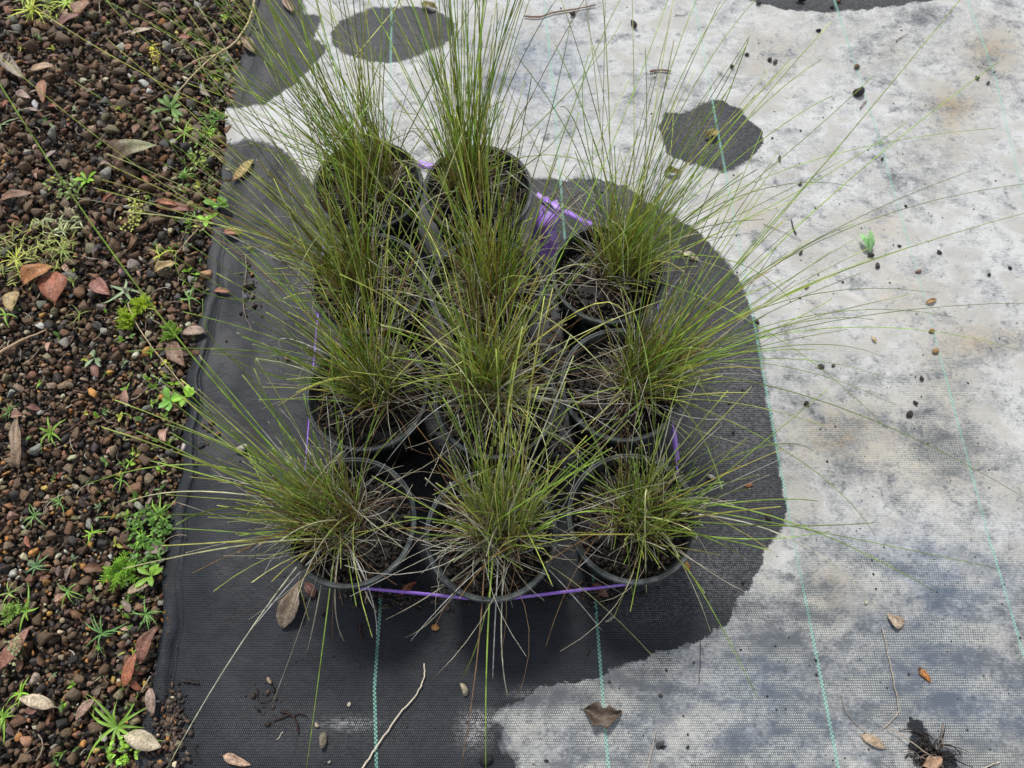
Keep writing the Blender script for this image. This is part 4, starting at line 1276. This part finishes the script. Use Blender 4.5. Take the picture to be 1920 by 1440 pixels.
def bezier_blade(p0, m, p1, n_=12):
    """Curve through p0, m (half way) and p1."""
    c = 2 * m - 0.5 * (p0 + p1)
    s_ = np.linspace(0, 1, n_)[:, None]
    return (1 - s_) ** 2 * p0 + 2 * s_ * (1 - s_) * c + s_ ** 2 * p1


GREEN = np.array((0.38, 0.535, 0.11))
LIME = np.array((0.74, 0.87, 0.24))
OLIVE = np.array((0.60, 0.57, 0.16))
BASEB = np.array((0.33, 0.21, 0.08))
STRAW = np.array((0.82, 0.77, 0.60))
GREYS = np.array((0.62, 0.57, 0.46))
TIPC = np.array((0.75, 0.72, 0.55))


def grow(root, az, th, L, bend, n_=8, side=None):
    """Blades from roots: start lean th towards az, bending over by `bend` radians."""
    B = len(L)
    s_ = np.linspace(0, 1, n_)
    ang = th[:, None] + bend[:, None] * s_[None] ** 1.3
    ang = np.minimum(ang, 1.5 + 0.5 * s_[None])
    azz = az[:, None] + (side if side is not None else np.zeros(B))[:, None] * s_[None]
    dl = L[:, None] / (n_ - 1)
    st = np.stack([np.sin(ang) * np.cos(azz), np.sin(ang) * np.sin(azz), np.cos(ang)], -1) * dl[..., None]
    pts = np.concatenate([np.zeros((B, 1, 3)), np.cumsum(st[:, :-1], axis=1)], axis=1)
    return pts + root[:, None, :]


def cut_tip(pts, k=0.9):
    """One more point just before the clipped end."""
    a, b = pts[:, -2:-1], pts[:, -1:]
    return np.concatenate([pts[:, :-1], a + (b - a) * k, b], axis=1)


def blade_cols(B, n_, palette, basec, tip=True, base_to=0.35):
    c = palette * np.clip(np.exp(rng.normal(0, 0.3, (B, 1))), 0.45, 1.7)
    c = np.minimum(c, 0.85)
    s_ = np.linspace(0, 1, n_)[None, :, None]
    w = np.clip(1 - s_ / base_to, 0, 1) ** 1.1
    cc_ = c[:, None, :] * (1 - w) + basec * w
    if tip:
        cc_[:, -1] = TIPC * rng.uniform(0.5, 1.1, (B, 1))
    return cc_


# name: root offset, root radius, mean lean x, y, spread, short length range, number green, number dead, number long, long length range, brown, pale
PL = {
    'a1': ((-0.022, 0.004), 0.036, -0.42, 0.22, 0.42, (0.06, 0.17), 520, 210, 10, (0.24, 0.34), 0.35, 'grass in the front corner pot nearest the gravel, blades fanned over the dark mat'),
    'b1': ((0.012, 0.006), 0.034, 0.02, 0.30, 0.33, (0.07, 0.18), 560, 230, 8, (0.24, 0.36), 0.25, 'dense olive grass in the middle pot of the front row, brown tufted base'),
    'c1': ((0.012, 0.004), 0.036, 0.06, 0.12, 0.48, (0.05, 0.14), 480, 150, 5, (0.2, 0.3), 0.15, 'short dark green rounded grass in front row pot farthest from the gravel'),
    'a2': ((0.008, 0.010), 0.030, -0.12, 0.12, 0.30, (0.09, 0.22), 460, 150, 12, (0.28, 0.42), 0.2, 'upright green grass in second row pot beside the gravel'),
    'b2': ((-0.010, 0.018), 0.034, 0.0, 0.10, 0.36, (0.09, 0.20), 520, 340, 12, (0.26, 0.4), 0.6, 'straw mixed yellowing grass in the centre pot of second row'),
    'c2': ((0.028, 0.008), 0.032, 0.42, 0.20, 0.36, (0.08, 0.19), 460, 170, 12, (0.26, 0.42), 0.3, 'grass in second row pot leaning out over the pale mat'),
    'a3': ((-0.012, 0.0), 0.034, -0.28, 0.12, 0.28, (0.11, 0.26), 480, 120, 16, (0.32, 0.46), 0.55, 'tall brown based grass in third row pot beside the gravel'),
    'b3': ((0.008, 0.0), 0.034, -0.02, 0.08, 0.30, (0.10, 0.24), 480, 200, 12, (0.30, 0.44), 0.5, 'tangled grass with rusty base in middle pot of third row'),
    'c3': ((0.016, 0.010), 0.034, 0.26, 0.30, 0.34, (0.07, 0.19), 440, 150, 18, (0.28, 0.46), 0.15, 'spreading grass in third row pot beside the mat, blades over white area'),
    'a4': ((0.010, 0.012), 0.036, -0.30, 0.20, 0.30, (0.08, 0.22), 480, 150, 34, (0.32, 0.5), 0.6, 'tall arching grass in back row pot beside the gravel'),
    'b4': ((-0.018, 0.012), 0.030, -0.02, 0.22, 0.24, (0.12, 0.28), 460, 100, 34, (0.34, 0.52), 0.2, 'tall upright grass in back row pot with bare potting mix showing'),
}
HERO = [  # pot, middle pixel, middle height, tip pixel, tip height, colour
    ('a1', (330, 630), 0.36, (-30, 110), 0.60, 'g'), ('a1', (490, 735), 0.30, (396, 655), 0.42, 'g'), ('a1', (450, 850), 0.22, (308, 795), 0.26, 'g'),
    ('a1', (420, 876), 0.24, (168, 906), 0.25, 'g'), ('a1', (400, 922), 0.20, (228, 946), 0.15, 'y'), ('a1', (470, 950), 0.33, (330, 984), 0.46, 'g'),
    ('a1', (470, 1180), 0.14, (308, 1450), 0.02, 'y'), ('a1', (604, 1220), 0.14, (572, 1460), 0.03, 'g'), ('a1', (590, 1160), 0.12, (572, 1226), 0.02, 's'),
    ('a1', (560, 1075), 0.14, (478, 1172), 0.08, 's'), ('a1', (628, 1110), 0.14, (645, 1202), 0.03, 's'), ('a1', (690, 1120), 0.14, (716, 1145), 0.06, 's'), ('a1', (690, 1100), 0.13, (706, 1190), 0.02, 's'),
    ('b1', (914, 1200), 0.14, (911, 1460), 0.03, 'g'), ('b1', (905, 1170), 0.13, (866, 1272), 0.05, 'g'), ('b1', (895, 1230), 0.13, (862, 1450), 0.04, 'o'), ('b1', (928, 1170), 0.12, (924, 1272), 0.02, 's'),
    ('b1', (940, 1190), 0.12, (952, 1305), 0.02, 's'), ('b1', (830, 1100), 0.13, (722, 1162), 0.07, 's'), ('b1', (1060, 1080), 0.12, (1222, 1228), 0.02, 'y'), ('b1', (1050, 1090), 0.11, (1128, 1182), 0.02, 's'),
    ('b1', (840, 1130), 0.12, (760, 1195), 0.02, 's'), ('b1', (790, 1000), 0.18, (735, 960), 0.14, 'g'),
    ('c1', (1295, 1075), 0.13, (1422, 1312), 0.02, 'g'), ('c1', (1280, 1060), 0.13, (1332, 1184), 0.03, 'y'), ('c1', (1420, 985), 0.16, (1640, 980), 0.08, 'g'), ('c1', (1400, 940), 0.18, (1535, 940), 0.10, 'g'),
    ('c1', (1420, 975), 0.17, (1870, 1066), 0.06, 'g'), ('c1', (1380, 1010), 0.15, (1555, 996), 0.06, 'g'), ('c1', (1210, 930), 0.26, (1212, 1110), 0.10, 'y'), ('c1', (1420, 960), 0.18, (1752, 1108), 0.04, 'g'), ('c1', (1180, 1060), 0.14, (1188, 1134), 0.03, 'g'),
    ('c1', (1330, 1010), 0.16, (1400, 1052), 0.08, 'g'), ('c1', (1390, 850), 0.24, (1525, 845), 0.2, 'g'), ('c1', (1090, 960), 0.2, (985, 1010), 0.16, 'g'),
    ('a2', (470, 690), 0.3, (380, 560), 0.4, 'g'), ('a2', (560, 640), 0.26, (530, 660), 0.18, 's'), ('a2', (540, 710), 0.3, (480, 672), 0.36, 'g'), ('a2', (560, 590), 0.34, (380, 430), 0.44, 'g'), ('a2', (860, 700), 0.2, (950, 610), 0.25, 'g'),
    ('b2', (730, 380), 0.34, (560, 90), 0.48, 'l'), ('b3', (700, 330), 0.36, (520, 100), 0.46, 'l'), ('b2', (760, 470), 0.3, (640, 270), 0.4, 'g'), ('a3', (800, 560), 0.25, (960, 640), 0.2, 's'), ('a2', (640, 560), 0.3, (760, 330), 0.42, 'g'), ('b2', (1040, 560), 0.3, (1210, 400), 0.36, 'g'), ('b2', (1060, 640), 0.26, (1250, 560), 0.28, 'y'), ('b2', (1020, 360), 0.42, (1168, -12), 0.52, 'g'), ('b2', (1090, 400), 0.4, (1256, -12), 0.55, 'g'), ('b2', (1100, 575), 0.36, (1180, 648), 0.32, 'l'), ('b2', (880, 640), 0.24, (735, 560), 0.2, 's'), ('b2', (860, 620), 0.28, (760, 470), 0.32, 'y'),
    ('b2', (830, 760), 0.2, (725, 865), 0.15, 's'), ('b2', (1010, 800), 0.22, (1020, 960), 0.18, 'y'),
    ('c2', (1480, 385), 0.32, (1812, -15), 0.45, 'g'), ('c2', (1500, 420), 0.26, (1872, 116), 0.36, 'g'), ('c2', (1500, 470), 0.24, (1925, 344), 0.26, 'g'), ('c2', (1500, 540), 0.24, (1935, 396), 0.24, 'g'),
    ('c2', (1450, 570), 0.24, (1742, 548), 0.14, 'g'), ('c2', (1500, 595), 0.24, (1792, 596), 0.14, 'g'), ('c2', (1520, 610), 0.24, (1935, 568), 0.2, 'g'), ('c2', (1520, 618), 0.23, (1912, 657), 0.08, 'g'),
    ('c2', (1460, 650), 0.2, (1646, 665), 0.12, 'g'), ('c2', (1450, 672), 0.2, (1655, 706), 0.1, 'g'), ('c2', (1520, 745), 0.2, (1935, 942), 0.05, 'g'), ('c2', (1480, 850), 0.13, (1642, 1006), 0.05, 'g'), ('c1', (1460, 1000), 0.13, (1645, 1142), 0.03, 's'),
    ('c2', (1440, 620), 0.22, (1640, 600), 0.16, 'g'), ('c2', (1420, 520), 0.28, (1600, 420), 0.34, 'g'), ('c2', (1440, 500), 0.28, (1820, 320), 0.3, 'g'), ('c2', (1450, 565), 0.25, (1750, 450), 0.22, 'g'), ('c2', (1400, 640), 0.24, (1560, 560), 0.26, 'g'),
    ('c2', (1110, 740), 0.24, (985, 850), 0.2, 'g'), ('c2', (1080, 690), 0.26, (965, 790), 0.24, 'g'), ('c2', (1420, 680), 0.2, (1680, 760), 0.12, 'g'), ('c2', (1370, 600), 0.3, (1560, 470), 0.34, 'g'),
    ('c3', (1440, 330), 0.26, (1868, 240), 0.3, 'g'), ('c3', (1380, 300), 0.32, (1560, 180), 0.38, 'g'), ('c3', (1350, 280), 0.34, (1540, 112), 0.4, 'g'), ('c3', (1320, 300), 0.34, (1482, 110), 0.4, 'g'), ('c3', (1260, 240), 0.4, (1425, -10), 0.5, 'g'),
    ('c3', (1240, 230), 0.4, (1372, -15), 0.5, 'g'), ('c3', (1225, 240), 0.4, (1312, -15), 0.5, 'g'), ('c3', (1100, 290), 0.36, (1050, 200), 0.44, 'g'), ('c3', (1420, 610), 0.28, (1660, 802), 0.1, 'g'), ('c3', (1330, 480), 0.3, (1480, 560), 0.2, 'g'),
    ('c3', (1150, 420), 0.34, (1010, 300), 0.4, 'g'), ('c3', (1060, 500), 0.28, (990, 560), 0.24, 'y'), ('c3', (1270, 470), 0.18, (1330, 530), 0.12, 's'), ('c3', (1350, 420), 0.28, (1580, 300), 0.34, 'g'), ('c3', (1100, 260), 0.4, (1115, 85), 0.5, 'g'),
    ('c3', (1420, 400), 0.26, (1700, 230), 0.34, 'g'), ('c3', (1400, 350), 0.3, (1640, 140), 0.4, 'g'), ('c3', (1200, 620), 0.3, (1225, 800), 0.26, 'g'), ('c3', (1380, 370), 0.25, (1600, 350), 0.2, 'g'),
    ('a3', (360, 380), 0.36, (-15, 92), 0.5, 'l'), ('a3', (430, 560), 0.34, (330, 470), 0.42, 'g'), ('a3', (440, 400), 0.36, (300, 230), 0.48, 'g'), ('a3', (820, 640), 0.3, (960, 840), 0.24, 'y'), ('a3', (780, 430), 0.3, (860, 350), 0.34, 'g'),
    ('a3', (480, 400), 0.34, (340, 280), 0.42, 'g'), ('a3', (500, 300), 0.4, (405, 130), 0.52, 'g'), ('a3', (510, 450), 0.3, (450, 420), 0.34, 'g'),
    ('b3', (1010, 430), 0.36, (1085, 210), 0.46, 'g'), ('b3', (1000, 330), 0.4, (1070, 40), 0.52, 'g'), ('b3', (780, 350), 0.36, (700, 160), 0.46, 'g'), ('b3', (1060, 620), 0.28, (1180, 760), 0.24, 'y'), ('b3', (1030, 490), 0.32, (1200, 250), 0.42, 'g'), ('b3', (1010, 470), 0.34, (1180, 150), 0.46, 'g'),
    ('a4', (330, 170), 0.4, (28, -18), 0.5, 'l'), ('a4', (400, 170), 0.42, (190, -15), 0.52, 'g'), ('a4', (520, 150), 0.42, (425, -10), 0.52, 'g'), ('a4', (500, 250), 0.38, (365, 90), 0.46, 'g'), ('a4', (540, 130), 0.42, (460, -40), 0.52, 'g'),
    ('a4', (560, 130), 0.42, (500, -30), 0.52, 'g'), ('a4', (600, 140), 0.42, (560, -40), 0.54, 'g'), ('a4', (480, 270), 0.36, (380, 150), 0.42, 'g'), ('a4', (800, 430), 0.32, (850, 600), 0.28, 'l'), ('a4', (640, 140), 0.42, (620, 0), 0.5, 'g'),
    ('a4', (800, 180), 0.4, (900, -20), 0.5, 'g'), ('a4', (540, 230), 0.36, (430, 120), 0.42, 'g'), ('a4', (590, 450), 0.28, (560, 560), 0.24, 'y'), ('a4', (560, 180), 0.4, (480, 60), 0.46, 'g'), ('a4', (620, 100), 0.44, (585, -60), 0.56, 'g'), ('a4', (720, 130), 0.4, (770, -30), 0.5, 'g'),
    ('b4', (880, 120), 0.42, (850, -40), 0.54, 'g'), ('b4', (820, 140), 0.4, (760, -20), 0.5, 'g'), ('b4', (850, 110), 0.42, (810, -50), 0.54, 'g'), ('b4', (930, 110), 0.42, (960, -50), 0.54, 'g'), ('b4', (900, 90), 0.44, (910, -70), 0.56, 'g'),
    ('b4', (950, 130), 0.4, (1000, -20), 0.5, 'g'), ('b4', (780, 170), 0.38, (690, 0), 0.48, 'g'), ('b4', (960, 150), 0.4, (1050, -10), 0.5, 'g'), ('b4', (1090, 300), 0.36, (1290, 500), 0.26, 'l'), ('b4', (920, 150), 0.4, (930, 0), 0.5, 'g'), ('b4', (1000, 300), 0.34, (1060, 230), 0.36, 'g'),
    ('b4', (800, 380), 0.34, (770, 470), 0.3, 's'), ('b4', (1050, 190), 0.4, (1165, 40), 0.48, 'g'),
]
HC = {'g': GREEN, 'l': LIME, 'y': (LIME * 0.6 + STRAW * 0.5), 's': STRAW * 1.1, 'o': np.array((0.3, 0.2, 0.12))}

for key, (x0, y0) in POTS.items():
    ro, rr, mx, my, spr, (l0, l1), ng, nd, nl_, (m0, m1), brown, label = PL[key]
    T_ = thing('potted_grass', (x0, y0, 0.0045), label, 'potted grass', 'potted grasses tied together on the mat')
    O = np.array((x0, y0, 0.0045))
    wall = link('pot', ME_BODY, T_)
    wall.rotation_euler[2] = random.uniform(0, 6)
    r_ = link('rim', ME_RIM, wall)
    V, F, cc = mix_mesh()
    mix = link('potting_mix', mesh('potting_mix', V, F, cc, smooth=True, mat=M_MIX), T_)
    n = 900
    rad_ = np.sqrt(rng.random(n)) * 0.072
    aa = rng.uniform(0, 6.3, n)
    ps_ = np.stack([rad_ * np.cos(aa), rad_ * np.sin(aa), SOIL_Z + rng.uniform(-0.001, 0.004, n)], 1)
    pal = np.array([(0.018, 0.013, 0.011), (0.03, 0.02, 0.015), (0.06, 0.035, 0.022), (0.014, 0.012, 0.012), (0.16, 0.10, 0.06), (0.045, 0.028, 0.02)])
    ci = rng.choice(6, n, p=[0.36, 0.22, 0.07, 0.28, 0.01, 0.06])
    V, F, cc = scatter(TC, ps_, rng.uniform(0.0012, 0.0068, n), pal[ci] * 0.6 * rng.uniform(0.6, 1.4, (n, 1)), 0.6)
    link('bark_chips', mesh('bark_chips', V, F, cc, mat=M_MIX), mix, kind='stuff')
    rc = np.array((ro[0], ro[1], SOIL_Z + 0.002))

    def roots(B, k=1.0):
        a_ = rng.uniform(0, 6.3, B)
        q_ = np.sqrt(rng.random(B)) * rr * k
        return np.stack([rc[0] + q_ * np.cos(a_), rc[1] + q_ * np.sin(a_), np.full(B, rc[2])], 1)

    # green clipped blades: most short, a few long and stray
    B = int(ng * {'a4': 0.42, 'b4': 0.36, 'a3': 0.44, 'b3': 0.42}.get(key, 0.55))
    r0 = roots(B)
    off = (r0[:, :2] - rc[:2]) / rr
    stray = (rng.random(B) < 0.33)[:, None]
    lean = off * spr * 0.6 + np.array((mx, my)) * rng.uniform(0.2, 1.4, (B, 1)) + rng.normal(0, 1, (B, 2)) * np.where(stray, spr * 1.3, spr * 0.42)
    th = np.arctan(np.hypot(lean[:, 0], lean[:, 1]))
    az = np.arctan2(lean[:, 1], lean[:, 0])
    L = l0 * 0.7 + (l1 * 1.1 - l0 * 0.7) * rng.beta(1.25, 1.9, B)
    L = np.where(rng.random(B) < 0.13, rng.uniform(l1, m1 * 0.85, B), L)
    pts = cut_tip(grow(r0, az, th * 0.75, L, th * 0.5 + rng.uniform(0, 0.35, B), 7, rng.normal(0, 0.22, B)))
    # some blades are broken part way
    kb = np.where(rng.random(B) < 0.08)[0]
    for q_ in kb:
        i_ = random.choice((3, 4, 5))
        a_ = random.gauss(0, 0.9)
        v_ = pts[q_, i_ + 1:] - pts[q_, i_]
        v_ = np.stack([v_[:, 0] * math.cos(a_) - v_[:, 1] * math.sin(a_), v_[:, 0] * math.sin(a_) + v_[:, 1] * math.cos(a_), v_[:, 2] * random.uniform(-0.7, 0.3)], 1)
        v_[:, :2] *= 1.5
        pts[q_, i_ + 1:] = pts[q_, i_] + v_
    w = rng.random((B, 1))
    pal = np.where(w < 0.40, GREEN, np.where(w < 0.62, OLIVE, np.where(w < 0.89, LIME, STRAW * 0.85)))
    pal = np.where(rng.random((B, 1)) < 0.08 + brown * 0.2, np.array((0.36, 0.23, 0.09)), pal)
    cols = blade_cols(B, 8, pal * (0.8 if key == 'c1' else 1.0), BASEB * (0.7 + brown * 0.8), True, 0.18 + 0.26 * brown)
    rad = np.array([1.1, 1.0, 1.0, 0.95, 0.9, 0.85, 0.75, 0.72]) * 0.00066 * rng.uniform(0.7, 1.3, (B, 1))
    G1 = tubes(pts, rad, cols)
    link('tuft', mesh('tuft', G1[0], G1[1], G1[2], smooth=True, mat=M_BLADE), T_, kind='stuff')

    # dead blades, lower and wandering
    B = int(nd * (1.2 if key[1] != '4' and key != 'c1' else 0.8))
    r0 = roots(B, 1.15)
    az = rng.uniform(0, 6.3, B)
    th = np.abs(rng.normal(0.75, 0.35, B))
    L = np.where(rng.random(B) < 0.2, rng.uniform(0.10, 0.22, B), rng.uniform(0.03, 0.10, B))
    pts = grow(r0, az, th, L, rng.uniform(0.1, 1.5, B), 8, rng.normal(0, 0.9, B))
    # blades that come down rest on the mix inside the pot
    ins = np.hypot(pts[..., 0], pts[..., 1]) < 0.076
    pts[..., 2] = np.where(ins, np.maximum(pts[..., 2], SOIL_Z + 0.004), pts[..., 2])
    pts[..., 2] = np.maximum(pts[..., 2], 0.004)
    w = rng.random((B, 1))
    pal = np.where(w < 0.45, STRAW, np.where(w < 0.8, GREYS, np.array((0.27, 0.17, 0.09))))
    cols = blade_cols(B, 8, pal, BASEB, False, 0.2)
    rad = np.broadcast_to(np.linspace(1.0, 0.6, 8) * 0.00048, (B, 8)) * rng.uniform(0.7, 1.3, (B, 1))
    G2 = tubes(pts, rad, cols)
    link('dead_blades', mesh('dead_blades', G2[0], G2[1], G2[2], smooth=True, mat=M_BLADE), T_, kind='stuff')

    # long blades, each its own part
    longs = []
    for i in range(nl_ + (10 if key[1] in '12' else 4)):
        a_ = random.uniform(0, 6.3)
        q_ = rr * random.random() * 0.8
        root = np.array([[rc[0] + q_ * math.cos(a_), rc[1] + q_ * math.sin(a_), rc[2]]])
        lx_, ly_ = mx * random.uniform(0.3, 1.5) + random.gauss(0, spr * 0.7), my * random.uniform(0.3, 1.5) + random.gauss(0, spr * 0.7)
        t_ = math.atan(math.hypot(lx_, ly_))
        L = np.array([random.uniform(m0, m1)])
        pts = grow(root, np.array([math.atan2(ly_, lx_)]), np.array([t_ * 0.75]), L, np.array([t_ * 0.45 + random.uniform(0.0, 0.3)]), 12, np.array([random.gauss(0, 0.1)]))
        longs.append((pts, random.choice((GREEN, GREEN, GREEN * 0.85, OLIVE, LIME, (LIME + STRAW) / 2.2))))
    for hk, mpx, mh, tpx, th_, hc in HERO:
        if hk != key:
            continue
        a_ = random.uniform(0, 6.3)
        q_ = rr * random.random() * 0.6
        p0 = np.array([rc[0] + q_ * math.cos(a_), rc[1] + q_ * math.sin(a_), rc[2]])
        longs.append((bezier_blade(p0, P(*mpx, mh) - O, P(*tpx, th_) - O)[None], HC[hc] * random.uniform(0.85, 1.15)))
    for pts, c in longs:
        cols = blade_cols(1, 12, np.array([c]), BASEB, True, 0.12)
        cols[:, -1] = c * 1.1
        f_ = 0.00072 if key not in ('a1', 'b1', 'c1') else 0.00092
        rad = np.linspace(1.15, 0.55, 12)[None] * f_ * random.uniform(0.85, 1.15)
        V, F, cc = tubes(pts, rad, cols, 4)
        link('blade', mesh('blade', V, F, cc, smooth=True, mat=M_BLADE), T_)

# ------------------------------------------------------------------ purple tape round the pots
TZ = 0.104
r_at = 0.0625 + (TZ - 0.02) / 0.113 * 0.014 + 0.0012
pts2 = []
for (x0, y0) in POTS.values():
    for a in np.linspace(0, 2 * math.pi, 72, endpoint=False):
        pts2.append((x0 + r_at * math.cos(a), y0 + r_at * math.sin(a)))
pts2 = sorted(pts2)


def cross(o, a, b):
    return (a[0] - o[0]) * (b[1] - o[1]) - (a[1] - o[1]) * (b[0] - o[0])


lo, hi = [], []
for p_ in pts2:
    while len(lo) >= 2 and cross(lo[-2], lo[-1], p_) <= 0:
        lo.pop()
    lo.append(p_)
for p_ in reversed(pts2):
    while len(hi) >= 2 and cross(hi[-2], hi[-1], p_) <= 0:
        hi.pop()
    hi.append(p_)
hull = np.array(lo[:-1] + hi[:-1])
nxt = np.roll(hull, -1, 0)
path = []
for a, b in zip(hull, nxt):
    d = np.linalg.norm(b - a)
    k = max(1, int(d / 0.01))
    for i in range(k):
        path.append(a + (b - a) * i / k)
path = np.array(path)
cen = path.mean(0)


def band(path3, up, w, th=0.0005, closed=False):
    """A flat tape of width w along a path, its width along `up`."""
    n_ = len(path3)
    T = np.gradient(path3, axis=0)
    T /= np.linalg.norm(T, axis=1, keepdims=True)
    U_ = up / np.linalg.norm(up, axis=1, keepdims=True)
    Nn = np.cross(T, U_)
    Nn /= np.linalg.norm(Nn, axis=1, keepdims=True)
    V = np.stack([path3 + U_ * w / 2 + Nn * th, path3 - U_ * w / 2 + Nn * th, path3 - U_ * w / 2 - Nn * th, path3 + U_ * w / 2 - Nn * th], 1).reshape(-1, 3)
    m_ = n_ if closed else n_ - 1
    i = (np.arange(m_) * 4)[:, None]
    j = ((np.arange(m_) + 1) % n_ * 4)[:, None]
    s = np.arange(4)[None]
    F = np.stack([i + s, i + (s + 1) % 4, j + (s + 1) % 4, j + s], -1).reshape(-1, 4)
    return V, F


out = path - cen
out /= np.linalg.norm(out, axis=1, keepdims=True)
ang = np.arctan2(out[:, 1], out[:, 0])
zz = TZ + 0.004 * np.sin(ang * 2 + 0.6)
p3 = np.column_stack([path, zz])
tilt = 0.75 + 0.12 * np.sin(ang * 3)
up3 = np.column_stack([out * np.sin(tilt)[:, None] * -0.9, np.cos(tilt)])
KN = P(1022, 385, 0.105)
tape = thing('marker_tape', KN, 'purple plastic tape tied round the block of pots with a bow at the back', 'tape')
V, F = band(p3 - KN, up3, 0.0046, closed=True)
link('tape_loop', mesh('tape_loop', V, F, smooth=False, mat=M_PURPLE), tape)


def strip(pix, w, mat, name='tape_tail', tw=0.0, n_=14, up0=(0.0, -0.35, 0.93)):
    q = np.array([P(*p_) for p_ in pix]) - KN
    s_ = np.linspace(0, len(q) - 1, n_)
    X = np.stack([np.interp(s_, np.arange(len(q)), q[:, i]) for i in range(3)], 1)
    for _ in range(3):
        X[1:-1] = (X[:-2] + 2 * X[1:-1] + X[2:]) / 4
    T = np.gradient(X, axis=0)
    T /= np.linalg.norm(T, axis=1, keepdims=True)
    a_ = np.linspace(0, tw, n_)
    side_ = np.cross(T, np.array(up0))
    side_ /= np.linalg.norm(side_, axis=1, keepdims=True)
    oth = np.cross(side_, T)
    U_ = side_ * np.cos(a_)[:, None] + oth * np.sin(a_)[:, None]
    V, F = band(X, U_, w, 0.0003)
    link(name, mesh(name, V, F, smooth=True, mat=mat), tape)


strip([(1028, 376, 0.108), (1018, 420, 0.095), (1012, 455, 0.07)], 0.020, M_PURPLE, tw=0.8)
strip([(1030, 380, 0.110), (1040, 402, 0.105), (1024, 425, 0.095), (1018, 440, 0.08)], 0.026, M_LILAC, 'tape_loop_end', 0.6)
strip([(1026, 430, 0.09), (1032, 455, 0.07), (1022, 480, 0.05)], 0.027, M_LILAC, tw=0.5)
strip([(1012, 405, 0.10), (1003, 430, 0.09), (998, 448, 0.075)], 0.012, M_PURPLE, tw=0.5)
strip([(1006, 364, 0.112), (1022, 376, 0.113), (1044, 390, 0.112)], 0.008, M_LILAC, tw=0.3, n_=6)
strip([(1058, 396, 0.110), (1082, 408, 0.110), (1108, 422, 0.108)], 0.009, M_PURPLE, tw=0.1, n_=6)

strip([(1020, 372, 0.114), (1030, 378, 0.118), (1036, 386, 0.112)], 0.010, M_PURPLE, 'knot', tw=1.5, n_=8)
strip([(784, 306, 0.112), (805, 313, 0.112), (828, 309, 0.112)], 0.011, M_LILAC, tw=0.2)
strip([(1262, 806, 0.10), (1266, 830, 0.09), (1270, 862, 0.07)], 0.008, M_LILAC, tw=0.4)
